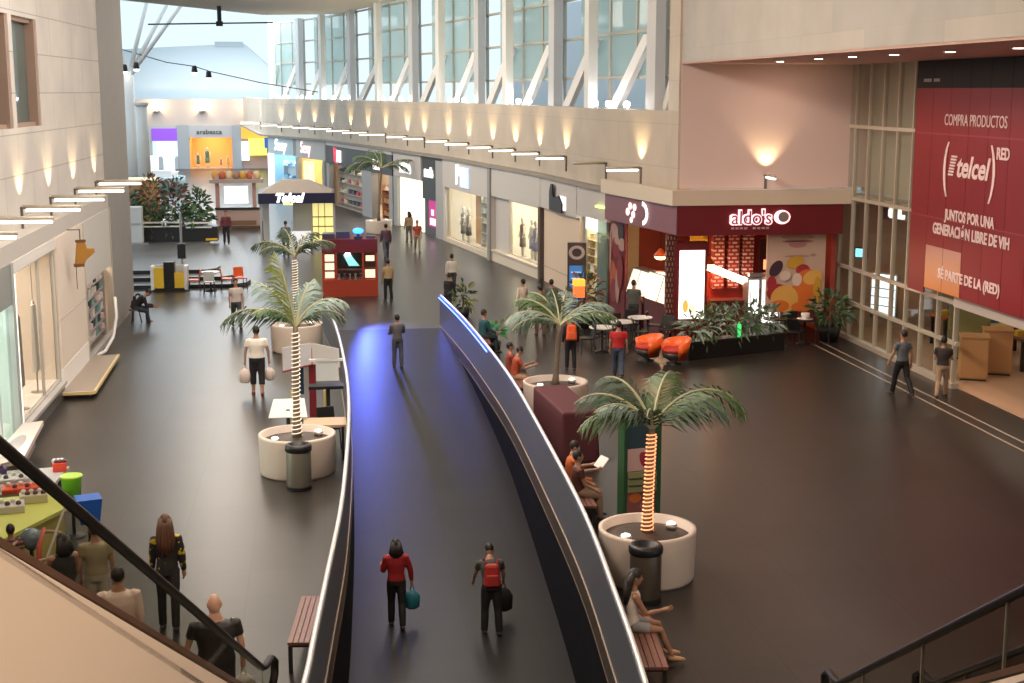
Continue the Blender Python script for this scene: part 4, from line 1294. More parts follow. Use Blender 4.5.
for k, (x, c_, h) in enumerate(((1.8, (0.08, 0.16, 0.07), 1.5), (2.7, (0.10, 0.20, 0.10), 2.0), (4.0, (0.5, 0.14, 0.06), 1.0), (4.7, (0.6, 0.35, 0.1), 1.2))):
    mannequin('%s in the far orange shop window' % ['dark green dressed figure', 'tall green dressed figure', 'red dressed small figure', 'tan dressed small figure'][k], s.world(x, 1.0, 0.03), 0, c_, c_, h)
s = Shop('far shop at the court end with yellow and blue signs', (-7.2, 140), (-3.2, 140))
s.part('fascia', glow((0.62, 0.33, 0.04), 0.8), (0, 2.6, -0.2, 0.1, 2.9, 4.2))
s.part('yellow_sign', glow((0.82, 0.85, 0.12), 1.0), (0.7, 2.4, -0.6, -0.4, 1.3, 2.9))
s.part('blue_sign', glow((0.03, 0.08, 0.25), 0.9), (2.2, 4.0, -0.7, -0.5, 2.0, 3.0))
s.part('white_sign', glow((1.0, 1.0, 1.0), 1.1), (0.0, 0.7, -0.5, -0.3, 0.8, 2.6))
s.part('back_panel', colour((0.45, 0.3, 0.25)), (0, s.L, 0.0, 0.2, 0, 4.2))
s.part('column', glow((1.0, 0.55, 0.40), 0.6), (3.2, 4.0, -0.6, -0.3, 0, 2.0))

# white steel tree columns at the open end
for k, (x, y) in enumerate(((-12.0, 95), (-11.0, 93))):
    t = thing('steel_column', '%s slim white column with raking branches at the open court' % ['left', 'right'][k], 'column', (x, y, 0))
    obj('shaft', MB().lathe([(0.42, 0), (0.40, 4), (0.34, 9 if k == 0 else 6.5)], n=16), M_pillarw, t, True)
    if k == 0:
        for dx, dz, yy in ((-1.2, 4.0, 0.5), (1.6, 5.2, 0), (2.9, 5.0, 1), (3.9, 4.6, -1)):
            obj('branch', MB().tube([(0, 0, 8.3), (dx, yy, 8.6 + dz)], [0.16, 0.11], 8), M_pillarw, t, True)
    else:
        obj('cap', MB().lathe([(0.36, 6.5), (0.45, 6.6), (0.45, 6.75)], n=16), M_pillarw, t)
for k, (x, z) in enumerate(((-12.1, 8.6), (-11.35, 8.75), (-7.75, 8.55), (-6.85, 8.2))):
    t = thing('hanging_spotlight', '%s black spotlight from the left on the cable over the court' % ORD[k], 'spotlight', (x, 94.9 if k > 1 else 94.3, z), 0, 'court spotlights')
    obj('housing', MB().lathe([(0.11, 0.55), (0.15, 0.5), (0.2, 0.15), (0.19, 0.1)], n=12), M_black, t, True)
    obj('lamp', MB().ball((0, 0, 0.08), (0.2, 0.2, 0.12), 10, 6), glow((1.0, 1.0, 1.0), 5), t, True)
t = thing('cable', 'thin cable sagging across the open court', 'cable')
obj('wire', MB().tube([(-12.6, 95, 10.2), (-9.5, 95, 9.3), (-7.75, 95, 9.05), (-6.85, 95, 8.75), (-3.5, 95, 8.0), (0.2, 95, 7.4)], 0.03, 5), M_dark, t)
t = thing('hanging_rig', 'black rod and bar rig hanging under the roof edge', 'rig', (-5.6, 88, 0))
obj('rod', MB().tube([(0, 0, 12.5), (0, 0, 11.4)], 0.13, 8), M_black, t)
obj('bar', MB().tube([(-4.2, 0, 11.4), (3.2, 0, 11.55)], 0.05, 6), M_dark, t)
obj('clamp', MB().box(-0.2, 0.2, -0.15, 0.15, 11.32, 11.6), M_black, t)

# round white stall far back
t = thing('round_stall', 'far round stall with a teal glass rim and white counters', 'stall', (-12.3, 108, 0))
obj('rim', MB().lathe([(2.5, 0), (2.5, 1.15), (2.42, 1.2), (2.4, 1.1)], n=40), mat('teal_rim', (0.32, 0.45, 0.45), 0.25), t, True)
obj('deck', MB().lathe([(2.4, 1.05), (2.4, 1.1)], n=40), M_grey, t)
for q in ((-1.9, -0.4, -1.0, 0.2, 1.1, 1.5), (0.0, 1.6, -1.2, -0.4, 1.1, 1.6), (-0.6, 0.5, 0.3, 0.9, 1.1, 2.6), (0.9, 1.7, 0.4, 0.9, 1.1, 2.5), (1.3, 2.0, -1.0, -0.3, 1.1, 1.5)):
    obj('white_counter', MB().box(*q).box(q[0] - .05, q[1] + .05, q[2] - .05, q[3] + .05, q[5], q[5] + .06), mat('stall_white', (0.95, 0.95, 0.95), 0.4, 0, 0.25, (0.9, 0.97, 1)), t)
t = thing('blue_lamp', 'small cyan-blue lamp glowing above the terrace planting', 'lamp', (-9.0, 80, 0))
obj('post', MB().tube([(0, 0, 0), (0, 0, 2.35)], 0.04, 6), M_dark, t)
obj('lens', MB().ball((0, 0, 2.5), (0.26, 0.26, 0.2), 12, 8), glow((0.05, 0.55, 1.0), 2.0), t, True)
# ------------------------------------------------------------------ plants
def leaf_mat(name, c1, c2):
    return mottled(name, c1, c2, 9.0, 0.45, spec=0.4)


M_leaf = leaf_mat('leaf_green', (0.055, 0.12, 0.045), (0.10, 0.17, 0.06))
M_leafpale = leaf_mat('leaf_pale', (0.20, 0.30, 0.24), (0.30, 0.38, 0.34))
M_leafyel = leaf_mat('leaf_yellow', (0.24, 0.27, 0.03), (0.15, 0.20, 0.03))
M_leafdark = leaf_mat('leaf_dark', (0.03, 0.06, 0.035), (0.06, 0.10, 0.05))
M_rachis = mat('rachis_pale', (0.42, 0.40, 0.24), 0.5)


def frond_mesh(az, elev, length, droop, rnd, leafw=0.017):
    """palm frond: arching midrib (slot 1) with leaflets along both sides (slot 0)"""
    b = MB()
    h = Vector((math.cos(az), math.sin(az), 0))
    side = Vector((-math.sin(az), math.cos(az), 0))
    pts, p, e = [], Vector((0, 0, 0)), elev
    n = 14
    for i in range(n + 1):
        pts.append(p.copy())
        p = p + (h * math.cos(e) + Vector((0, 0, 1)) * math.sin(e)) * (length / n)
        e -= droop / n * (0.5 + 1.0 * i / n)
    b.tube(pts, [0.028 * (1 - 0.8 * i / n) + 0.004 for i in range(n + 1)], 5, 1)
    m = 40
    for j in range(3, m):
        t = j / m * n
        i = min(int(t), n - 1)
        q = pts[i].lerp(pts[i + 1], t - i)
        d = (pts[i + 1] - pts[i]).normalized()
        up = side.cross(d) * -1
        if up.z < 0:
            up = -up
        u = j / m
        ll = length * 0.40 * (math.sin(PI * min(1, 0.22 + u * 0.80)) ** 0.7) * rnd.uniform(0.85, 1.1)
        for sgn in (-1, 1):
            o = (side * sgn * 0.62 + d * 0.62 - up * rnd.uniform(0.0, 0.45)).normalized()
            q1 = q + o * ll * 0.55
            q2 = q + o * ll + Vector((0, 0, -ll * rnd.uniform(0.2, 0.42)))
            wv = d * leafw
            b.add([q - wv * .6, q + wv * .6, q1 + wv, q1 - wv, q2], [(0, 1, 2, 3), (3, 2, 4)], 0)
    return b


def palm(label, loc, z_top, fronds, planter_label, lit=None, lean=(0, 0), seed=0, rp_=0.76, ph=0.80, with_planter=True):
    rnd = random.Random(seed)
    x, y = loc
    if with_planter:
        t = thing('planter', planter_label, 'planter', (x, y, 0))
        obj('pot', MB().lathe([(rp_ - 0.04, 0.0), (rp_ - 0.02, 0.05), (rp_, ph - 0.04), (rp_, ph), (rp_ - 0.07, ph), (rp_ - 0.08, ph - 0.14)], n=48), mat('planter_cream', (0.74, 0.62, 0.53), 0.45), t, True)
        obj('soil', MB().lathe([(rp_ - 0.075, ph - 0.14), (rp_ * 0.6, ph - 0.10), (0.1, ph - 0.07)], n=32), mottled('soil_dark', (0.035, 0.022, 0.015), (0.07, 0.045, 0.03), 14, 0.5), t, True)
        for sx in (-1, 1):
            ul = obj('uplight', MB().lathe([(0.09, ph - 0.10), (0.10, ph - 0.03), (0.07, ph - 0.01)], n=14), M_steel, t, True, loc=(sx * 0.42, -0.1 + 0.25 * sx, 0))
            obj('lens', MB().ball((0, 0, ph - 0.005), (0.075, 0.075, 0.03), 10, 6), glow((0.95, 1.0, 1.0), 2.0), ul, True)
    z0 = ph - 0.12 if with_planter else 0
    t = thing('palm_tree', label, 'palm', (x, y, z0))
    H_ = z_top - z0
    tr = [(lean[0] * (k / 6) ** 1.5, lean[1] * (k / 6) ** 1.5, H_ * k / 6) for k in range(7)]
    obj('trunk', MB().tube(tr, [0.10, 0.075, 0.065, 0.06, 0.06, 0.058, 0.05], 10), mottled('palm_bark', (0.26, 0.20, 0.14), (0.16, 0.12, 0.09), 12, 0.8), t, True)
    if lit:
        b = MB()
        turns = 25
        pts = []
        for k in range(turns * 8):
            u = 0.03 + 0.93 * k / (turns * 8)
            r = 0.10 - 0.02 * min(1, u * 3)
            pts.append((lean[0] * u ** 1.5 + math.cos(k * PI / 4) * r, lean[1] * u ** 1.5 + math.sin(k * PI / 4) * r, H_ * u))
        b.tube(pts, 0.011, 5)
        obj('light_string', b, lit, t, True)
    for (az, el, ln, dr, mk) in fronds:
        m = {'g': M_leaf, 'p': M_leafpale, 'y': M_leafyel, 'd': M_leafdark}[mk]
        o = obj('frond', frond_mesh(R(az), R(el), ln, R(dr), rnd), (m, M_rachis), t)
        o.location = tr[-1]
    return t


LS_orange = mat('string_orange', (1, 0.6, 0.3), 0.5, 0, 1.25, (1.0, 0.34, 0.15))
LS_white = mat('string_white', (1, 0.9, 0.75), 0.5, 0, 0.55, (1.0, 0.86, 0.68))
palm('palm with orange lit trunk in the near right planter', (4.97, 20.5), 2.37,
     [(8, 50, 1.6, 140, 'p'), (-8, 62, 1.95, 160, 'g'), (178, 40, 1.35, 115, 'g'), (196, 55, 1.2, 100, 'p'), (120, 62, 1.5, 100, 'd'), (60, 66, 1.4, 90, 'g'), (150, 52, 1.5, 110, 'd'), (30, 30, 1.3, 80, 'd'), (250, 66, 0.9, 110, 'd')],
     'near right round cream planter behind the dark litter bin', LS_orange, (0.05, 0), 1)
palm('palm with white lit trunk in the near left planter', (-0.52, 27.4), 2.93,
     [(178, 42, 1.7, 115, 'd'), (150, 64, 1.35, 60, 'p'), (160, 80, 1.55, 14, 'y'), (15, 62, 1.35, 120, 'p'), (-2, 50, 1.2, 125, 'd'), (205, 55, 1.1, 100, 'g'), (60, 70, 1.2, 60, 'p')],
     'near left round cream planter with a white lit palm', LS_white, (0.03, 0), 2)
palm('palm in the middle right planter by the cafe seats', (5.42, 31.7), 2.12,
     [(178, 42, 1.5, 110, 'p'), (196, 30, 1.35, 90, 'd'), (120, 58, 1.4, 80, 'g'), (70, 60, 1.35, 80, 'p'), (15, 48, 1.6, 100, 'p'), (-10, 38, 1.5, 90, 'g'), (100, 70, 1.0, 50, 'd'), (150, 55, 1.4, 90, 'g')],
     'middle right round cream planter by the cafe seats', None, (0.1, 0), 3)
palm('tall palm with white lit trunk in the far left planter', (-0.7, 40.9), 2.75,
     [(175, 50, 1.5, 110, 'd'), (110, 62, 1.3, 70, 'd'), (50, 60, 1.3, 80, 'd'), (10, 50, 1.4, 100, 'd'), (200, 45, 1.2, 100, 'd'), (-30, 60, 1.0, 90, 'd')],
     'far left round cream planter beyond the grey info stand', LS_white, (0, 0), 4)
palm('distant palm standing before the charcoal shop fascia', (3.2, 75), 3.45,
     [(180, 30, 2.2, 100, 'g'), (150, 45, 1.9, 80, 'g'), (20, 30, 1.9, 50, 'd'), (350, 24, 1.7, 90, 'd'), (90, 60, 1.4, 50, 'g'), (210, 40, 1.8, 120, 'd'), (120, 60, 1.6, 60, 'g')],
     'distant round planter by the charcoal shop', None, (0.2, 0), 5, 0.7, 0.7)


def foliage(n, size, c, r, seed, drop=0.3, lw=0.35):
    rnd = random.Random(seed)
    b = MB()
    for _ in range(n):
        while True:
            q = Vector((rnd.uniform(-1, 1), rnd.uniform(-1, 1), rnd.uniform(-1, 1)))
            if 0.15 < q.length < 1:
                break
        p = Vector((c[0] + q.x * r[0], c[1] + q.y * r[1], c[2] + q.z * r[2]))
        d = (q + Vector((rnd.uniform(-.6, .6), rnd.uniform(-.6, .6), rnd.uniform(-drop, .8)))).normalized()
        s_ = d.cross(Vector((rnd.uniform(-1, 1), rnd.uniform(-1, 1), 0.4))).normalized()
        L_ = size * rnd.uniform(0.6, 1.3)
        w_ = s_ * (L_ * lw * 0.5)
        tip = p + d * L_ + Vector((0, 0, -L_ * 0.25))
        mid = p + d * L_ * 0.5
        b.add([p, mid + w_, tip, mid - w_], [(0, 1, 2, 3)], rnd.randint(0, 1))
    return b


def potted(label, loc, pot_r, pot_h, fr, fz, n, mats, seed, pot_m=None, size=0.28):
    t = thing('potted_plant', label, 'plant', loc)
    obj('pot', MB().lathe([(pot_r * 0.75, 0), (pot_r, pot_h), (pot_r * 0.9, pot_h), (pot_r * 0.88, pot_h - 0.06)], n=20), pot_m or M_black, t, True)
    obj('stem', MB().tube([(0, 0, pot_h - 0.1), (0.03, 0, pot_h + fz * 0.6)], [0.05, 0.02], 6), mat('stem_brown', (0.12, 0.08, 0.05), 0.8), t)
    o = obj('foliage', foliage(n, size, (0, 0, pot_h + fz * 0.55), (fr, fr, fz * 0.6), seed), mats, t)
    return t


# terrace planting
t = thing('trough_planter', 'long black trough planter with white rail on the terrace', 'planter', (0, 0, 0))
obj('trough', MB().box(-9.6, -4.75, 67.6, 68.6, 0.45, 1.15), M_black, t)
each('rail', ((-8.6, -6.35, 67.5, 67.56, 1.34, 1.42), (-8.6, -6.35, 67.5, 67.56, 1.16, 1.22), (-6.2, -5.0, 67.5, 67.56, 1.3, 1.38), (-6.2, -5.0, 67.5, 67.56, 1.1, 1.16)), M_white, t)
obj('yellow_tape', MB().box(-5.3, -4.74, 67.55, 67.6, 0.5, 0.6), M_yellow, t)
o = obj('foliage', foliage(420, 0.45, (-7.3, 68.1, 1.5), (2.3, 0.5, 0.6), 11), (M_leafdark, M_leaf), t)
for k, (x, y, r, h, ms) in enumerate(((-9.1, 69.6, 0.5, 1.6, (M_leafdark, M_leafpale)), (-8.0, 70, 0.5, 2.2, (M_leaf, mat('leaf_red', (0.25, 0.10, 0.07), 0.6))), (-6.9, 70, 0.5, 2.0, (mat('leaf_red', (0.25, 0.10, 0.07), 0.6), M_leafdark)), (-5.8, 70.2, 0.5, 1.5, (M_leafdark, M_leaf)))):
    potted('%s bushy plant from the left behind the terrace trough' % ORD[k], (x, y, 0.45), 0.45, 0.6, r, h, 240, ms, 20 + k, None, 0.4)
t = thing('display_box', 'pale blue-white box standing at the left of the terrace trough', 'box', (-8.55, 66.6, 0.45))
obj('body', MB().box(-0.55, 0.45, 0, 0.6, 0.05, 1.75), mat('pale_box', (0.55, 0.60, 0.62), 0.5), t, bevel=0.05)
obj('base', MB().box(-0.3, 0.7, 0.0, 0.6, 0, 0.06).box(-0.5, 0.4, -0.01, 0.0, 0.9, 1.0), M_steel, t)
t = thing('orange_booth', 'orange-brown boxy booth behind the pier end on the left', 'booth', (-9.9, 73.5, 0))
obj('body', MB().box(-0.6, 1.8, 0, 1.2, 0, 3.0), mat('booth_orange', (0.50, 0.24, 0.10), 0.5), t)
each('corner_light', ((-0.75, -0.55, -0.1, 0.1, 0.0, 3.1), (-0.75, 1.85, -0.12, 0.0, 3.0, 3.15)), glow((1.0, 0.85, 0.6), 0.9), t)
t = thing('sign_post', 'slim black and silver sign post on the terrace steps', 'post', (-5.55, 58.2, 0.45))
obj('pole', MB().tube([(0, 0, 0), (0, 0, 2.2)], 0.05, 8), M_steel, t)
obj('head', MB().box(-0.16, 0.16, -0.1, 0.1, 0.3, 0.9), M_black, t)
obj('foot', MB().lathe([(0.25, 0), (0.22, 0.04), (0.05, 0.08)], n=16), M_black, t, True)

# food kiosk with the bright screen
t = thing('snack_kiosk', 'pinkish snack kiosk with a bright white screen beyond the terrace', 'kiosk', (-5.6, 79, 0))
obj('counter', MB().box(0, 2.4, 0, 0.8, 0.1, 1.0), mat('kiosk_pink', (0.50, 0.36, 0.32), 0.5), t)
obj('counter_top', MB().box(-0.05, 2.5, -0.06, 0.86, 1.0, 1.12), M_dark, t)
obj('base', MB().box(0.05, 2.35, 0.05, 0.75, 0, 0.1).box(0.2, 2.2, -0.02, 0.0, 0.15, 0.4), mat('kiosk_brown', (0.24, 0.13, 0.08), 0.6), t)
obj('screen', MB().box(0.45, 1.75, 0.7, 0.8, 1.3, 2.25), glow((1.0, 0.98, 0.98), 1.2), t)
each('post', ((-0.02, 0.2, 0.5, 0.7, 1.0, 2.9), (2.0, 2.2, 0.5, 0.7, 1.0, 2.9)), mat('post_pink', (0.55, 0.30, 0.28), 0.5), t)
obj('roof', MB().box(-0.3, 2.6, 0.2, 1.2, 2.45, 2.65), mat('kiosk_roof', (0.45, 0.36, 0.34), 0.5), t)
for k in range(7):
    q = potted if 0 else None
    b = MB().lathe([(0.16, 0), (0.2, 0.1), (0.22, 0.3), (0.08, 0.45)], n=10)
    o = obj('display_basket', b, colour([(0.65, 0.35, 0.06), (0.5, 0.13, 0.06), (0.7, 0.55, 0.3), (0.35, 0.2, 0.15)][k % 4]), None, True, loc=(-5.6 + k * 0.38, 79.7, 2.65))
    tag(o, 'small coloured basket on the roof shelf of the pinkish snack kiosk', 'basket', 'baskets on the snack kiosk')

# navy canopy kiosk
t = thing('phone_kiosk', 'kiosk with a navy canopy and slanted glowing white lettering', 'kiosk', (-1.0, 66.5, 0))
b = MB()
b.hull8([(-1.7, -0.1, 2.74), (1.75, -0.1, 2.74), (1.75, 3.0, 2.74), (-1.7, 3.0, 2.74), (-0.7, 1.1, 3.3), (0.6, 1.1, 3.3), (0.6, 1.8, 3.3), (-0.7, 1.8, 3.3)])
obj('roof', b, mat('roof_taupe', (0.30, 0.26, 0.23), 0.6), t)
obj('canopy_band', MB().box(-1.75, 1.8, -0.2, 0.0, 2.3, 2.78).box(-1.75, -1.6, 0, 3.0, 2.3, 2.78).box(1.65, 1.8, 0, 3, 2.3, 2.78), mat('navy_canopy', (0.012, 0.012, 0.05), 0.4), t)
lettering(t, 'Telcel', 0.55, (-0.35, -0.22, 2.55), glow((1.0, 1.0, 1.0), 1.8), shear=0.3, width=1.35, bold=0.035)
obj('yellow_mark', MB().box(-0.6, -0.15, -0.22, -0.2, 2.24, 2.32), glow((0.9, 0.85, 0.25), 1.0), t)
each('back_panel', ((-0.2, 0.75, 2.0, 2.1, 0, 2.4), (-1.6, -1.3, 1.0, 1.1, 0, 2.4)), mat('kiosk_panel', (0.50, 0.48, 0.46), 0.5), t)
obj('lit_shelf', MB().box(0.75, 1.72, 0.3, 0.4, 0.3, 2.25), glow((0.75, 0.66, 0.25), 0.9), t)
obj('shelf_grid', MB().box(0.75, 1.72, 0.26, 0.3, 0.75, 0.8).box(0.75, 1.72, 0.26, 0.3, 1.15, 1.2).box(1.0, 1.03, 0.26, 0.3, 0.3, 2.25).box(1.3, 1.33, 0.26, 0.3, 0.3, 2.25).box(0.75, 1.72, 0.26, 0.3, 1.6, 1.65), mat('grid_brown', (0.25, 0.2, 0.08), 0.5), t)
each('corner_post', ((-1.7, -1.6, 0, 0.1, 0, 2.35), (1.7, 1.8, 0, 0.1, 0, 2.35), (-1.7, -1.6, 2.9, 3.0, 0, 2.35), (1.7, 1.8, 2.9, 3, 0, 2.35)), M_grey, t)
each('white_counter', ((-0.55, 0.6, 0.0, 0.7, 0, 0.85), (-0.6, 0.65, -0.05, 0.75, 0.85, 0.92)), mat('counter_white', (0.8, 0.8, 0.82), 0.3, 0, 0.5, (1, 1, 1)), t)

# red island kiosk with the blue beacon
t = thing('red_kiosk', 'red island kiosk with lit display cases and a blue beacon', 'kiosk', (1.12, 51.6, 0), -0.04)
obj('base', MB().box(-1.02, 1.02, 0, 1.6, 0, 0.62), mat('kiosk_red', (0.42, 0.05, 0.02), 0.4), t)
obj('header', MB().box(-1.02, 1.02, 0.0, 1.6, 1.62, 2.12), mat('kiosk_maroon', (0.17, 0.012, 0.018), 0.5), t)
each('corner_post', ((-1.02, -0.94, 0, 0.1, 0.62, 1.65), (0.94, 1.02, 0, 0.1, 0.62, 1.65), (-0.55, -0.47, 0, 0.1, 0.62, 1.65), (0.44, 0.52, 0, 0.1, 0.62, 1.65)), mat('kiosk_red', (0.42, 0.05, 0.02), 0.4), t)
obj('back_panel', MB().box(-1.0, 1.0, 0.9, 1.0, 0.6, 1.65), mat('kiosk_inner', (0.06, 0.02, 0.02), 0.4), t)
each('lit_case', ((-0.92, -0.58, 0.12, 0.2, 0.68, 1.55), (0.55, 0.92, 0.12, 0.2, 0.68, 0.98), (0.58, 0.9, 0.12, 0.2, 1.3, 1.5)), glow((1.0, 0.75, 0.55), 0.9), t)
each('case_shelf', ((-0.94, -0.56, 0.08, 0.24, 1.25, 1.3), (-0.94, -0.56, 0.08, 0.24, 0.92, 0.98), (0.53, 0.94, 0.08, 0.24, 1.0, 1.06), (-0.47, 0.45, 0.05, 0.3, 0.96, 1.0)), mat('case_brown', (0.20, 0.05, 0.03), 0.5), t)
obj('shop_glass', MB().box(-0.47, 0.44, 0.03, 0.04, 0.62, 1.62), M_glass, t)
scr = obj('monitor', MB().box(-0.42, 0.4, 0.5, 0.56, 1.05, 1.6), mat('monitor_dark', (0.02, 0.02, 0.02), 0.3), t)
b = MB().hull8([(-0.05, 0.47, 1.08), (0.34, 0.47, 1.08), (0.34, 0.5, 1.08), (-0.05, 0.5, 1.08), (-0.25, 0.47, 1.5), (0.02, 0.47, 1.5), (0.02, 0.5, 1.5), (-0.25, 0.5, 1.5)])
obj('picture', b, glow((0.28, 0.75, 0.75), 1.0), scr)
obj('lamp', MB().ball((-0.08, 0.3, 1.55), 0.10, 10, 6), glow((0.95, 0.98, 1.0), 9), t, True)
bc = obj('beacon', MB().lathe([(0.16, 2.12), (0.16, 2.22), (0.06, 2.25), (0.06, 2.34)], 0.32, 0.1, n=14), M_dark, t)
obj('beacon_lens', MB().ball((0.32, 0.1, 2.42), (0.2, 0.14, 0.11), 12, 8), mat('beacon_blue', (0.1, 0.2, 1.0), 0.4, 0, 4, (0.02, 0.20, 1.0)), bc, True)
each('top_clutter', ((-1.0, -0.55, 0.2, 0.9, 2.12, 2.3), (-0.5, 0.0, 0.4, 0.9, 2.12, 2.36), (0.6, 0.95, 0.3, 0.8, 2.12, 2.2)), mat('kiosk_top', (0.06, 0.06, 0.09), 0.4), t)
l = bpy.data.lights.new('beacon_light', 'POINT')
l.energy = 12
l.color = (0.12, 0.16, 1.0)
l.shadow_soft_size = 0.15
lo = bpy.data.objects.new('beacon_light', l)
C.objects.link(lo)
lo.parent = t
lo.location = (0.32, -0.35, 2.45)
l2 = bpy.data.lights.new('beacon_beam', 'SPOT')
l2.energy = 2200
l2.color = (0.10, 0.16, 1.0)
l2.spot_size = R(30)
l2.spot_blend = 0.6
l2.shadow_soft_size = 0.12
lb2 = bpy.data.objects.new('beacon_beam', l2)
C.objects.link(lb2)
lb2.parent = t
lb2.location = (0.40, -0.30, 2.42)
lb2.rotation_euler = Vector((2.6, -13.0, -2.1)).to_track_quat('-Z', 'Y').to_euler()
for k in range(10):
    x = -0.4 + (k % 5) * 0.2
    o = obj('jewellery_stand', MB().lathe([(0.06, 0), (0.05, 0.02), (0.02, 0.03), (0.03, 0.14), (0.05, 0.2)], n=10), colour([(0.5, 0.5, 0.5), (0.12, 0.12, 0.13), (0.35, 0.3, 0.28)][k % 3]), None, True, loc=(1.12 + x, 51.75 + 0.2 * (k // 5), 0.62))
    tag(o, 'small jewellery stand inside the red island kiosk', 'stand', 'stands inside the red kiosk')

# stand and seats at the foot of the terrace
t = thing('yellow_stand', 'yellow and white double stand with a dark middle at the terrace foot', 'stand', (-5.65, 54.2, 0))
for sx in (-1, 1):
    obj('white_panel', MB().box(sx * 0.62 - 0.06, sx * 0.62 + 0.06, -0.3, 0.3, 0.05, 0.95).box(min(sx * 0.2, sx * 0.62), max(sx * 0.2, sx * 0.62), 0.25, 0.3, 0.05, 0.95), M_white, t)
    obj('yellow_front', MB().box(min(sx * 0.2, sx * 0.56), max(sx * 0.2, sx * 0.56), -0.28, -0.2, 0.12, 0.8 - 0.1 * sx), M_yellow, t)
obj('dark_core', MB().box(-0.2, 0.2, -0.2, 0.25, 0, 1.1), M_black, t)
obj('base', MB().box(-0.6, 0.6, -0.34, 0.3, 0, 0.07), M_black, t)


def chair(label, loc, rz, m, group=None, name='cafe_chair', cat='chair'):
    t = thing(name, label, cat, loc, rz, group)
    obj('seat', MB().box(-0.2, 0.2, -0.2, 0.2, 0.43, 0.47), m, t, bevel=0.01)
    obj('backrest', MB().hull8([(-0.2, 0.17, 0.50), (0.2, 0.17, 0.50), (0.2, 0.2, 0.50), (-0.2, 0.2, 0.50), (-0.19, 0.23, 0.85), (0.19, 0.23, 0.85), (0.19, 0.26, 0.85), (-0.19, 0.26, 0.85)]), m, t, bevel=0.01)
    for sx in (-1, 1):
        for sy in (-1, 1):
            obj('leg', MB().tube([(sx * 0.18, sy * 0.18, 0.44), (sx * 0.2, sy * 0.2 + (0.02 if sy > 0 else 0), 0)], 0.014, 6), M_dark, t)
    for sx in (-1, 1):
        obj('back_post', MB().tube([(sx * 0.18, 0.18, 0.44), (sx * 0.18, 0.2, 0.6)], 0.014, 6), M_dark, t)
    return t


def cafe_table(label, loc, top_m, r=0.38, h=0.74, group=None):
    t = thing('cafe_table', label, 'table', loc, 0, group)
    obj('tabletop', MB().lathe([(r - 0.01, h - 0.035), (r, h - 0.025), (r, h - 0.005), (r - 0.01, h)], n=28), top_m, t)
    obj('pedestal', MB().lathe([(0.24, 0), (0.22, 0.03), (0.04, 0.06), (0.035, h - 0.035)], n=16), M_black, t, True)
    return t


M_tt = mat('table_pale', (0.62, 0.55, 0.48), 0.35)
t0 = cafe_table('small pale table among orange chairs at the terrace foot', (-4.1, 55.0 - 1.2, 0), M_tt)
for k, (x, y, rz) in enumerate(((-4.7, 53.7, -PI / 2), (-3.5, 53.9, PI / 2), (-4.1, 53.1, PI), (-3.0, 54.0, 0.4))):
    chair('%s orange-backed chair at the terrace foot' % ['left', 'right', 'near', 'outer right'][k], (x, y, 0), rz, M_orange if k != 2 else M_white)

# ------------------------------------------------------------------ planter box row, pot, cafe by the red shop
t = thing('box_planter', 'long low black planter box of leafy plants before the red shop', 'planter', (0, 0, 0))
b = MB()
b.prism([(10.25, 37.7), (13.45, 38.9), (13.3, 39.45), (10.1, 38.25)], 0.0, 0.5)
obj('box', b, M_black, t)
b = MB()
b.prism([(10.22, 37.66), (13.5, 38.88), (13.48, 38.94), (10.2, 37.72)], 0.48, 0.53)
obj('rim', b, M_dark, t)
f = MB()
for k in range(7):
    q = foliage(80, 0.34, (10.5 + k * 0.42, 38.1 + k * 0.16, 0.85 + 0.08 * (k % 3)), (0.4, 0.35, 0.42), 40 + k, 0.3, 0.22)
    f.add(q.v, q.f)
    f.m[-len(q.m):] = q.m
obj('foliage', f, (M_leaf, M_leafpale), t)
l = obj('spike_light', MB().lathe([(0.05, 0.5), (0.06, 0.85), (0.03, 0.95)], 11.9, 38.35, n=8), glow((0.05, 0.9, 0.2), 0.8), t)
potted('bushy plant in a dark square-ish pot by the glass wall corner', (15.3, 40.2, 0), 0.36, 0.5, 0.55, 0.9, 200, (M_leafdark, M_leaf), 61, None, 0.3)

M_tw = mat('table_white', (0.75, 0.72, 0.70), 0.3)
for k, (x, y, m_, lab) in enumerate(((14.4, 39.9, M_black, 'dark round table under the fruit poster'), (13.6, 40.2, M_black, 'dark round table at the left of the fruit poster'), (8.1, 39.4, M_tw, 'pale round table nearest the middle palm crown'),
                                      (8.9, 40.3, M_tw, 'pale round table second from the palm crown'), (9.6, 41.0, M_tw, 'pale round table nearest the lit counters'), (8.5, 41.7, M_tw, 'pale round table behind the others by the mauve band'), (10.6, 39.8, M_black, 'dark round table below the tall light box'))):
    cafe_table(lab, (x, y, 0), m_)
CH = [((14.9, 39.7), 1.2), ((14.0, 39.5), 2.4), ((14.3, 40.5), 0.1), ((7.6, 39.2), -1.5), ((8.6, 39.1), 1.3), ((8.2, 40.0), 0.0), ((9.4, 40.1), 1.5), ((8.9, 40.9), 0.2), ((10.1, 41.2), 1.2), ((9.5, 41.6), 0.0), ((8.0, 42.0), -1.2), ((11.2, 39.7), 1.4), ((10.3, 40.4), -0.4)]
CL = ['right of the table under the fruit poster', 'near side of the table under the fruit poster', 'far side of the table under the fruit poster', 'left of the pale table nearest the palm', 'right of the pale table nearest the palm',
      'far side of the pale table nearest the palm', 'right of the second pale table', 'far side of the second pale table', 'right of the pale table by the lit counters', 'far side of the pale table by the lit counters', 'left of the rearmost pale table',
      'right of the dark table below the light box', 'far side of the dark table below the light box']
for ((x, y), rz), lab in zip(CH, CL):
    chair('black cafe chair at the ' + lab, (x, y, 0), rz, M_black, 'black cafe chairs')
t = thing('cup_and_saucer', 'white cup and saucer set on the dark table under the fruit poster', 'tableware', (14.4, 39.85, 0.74))
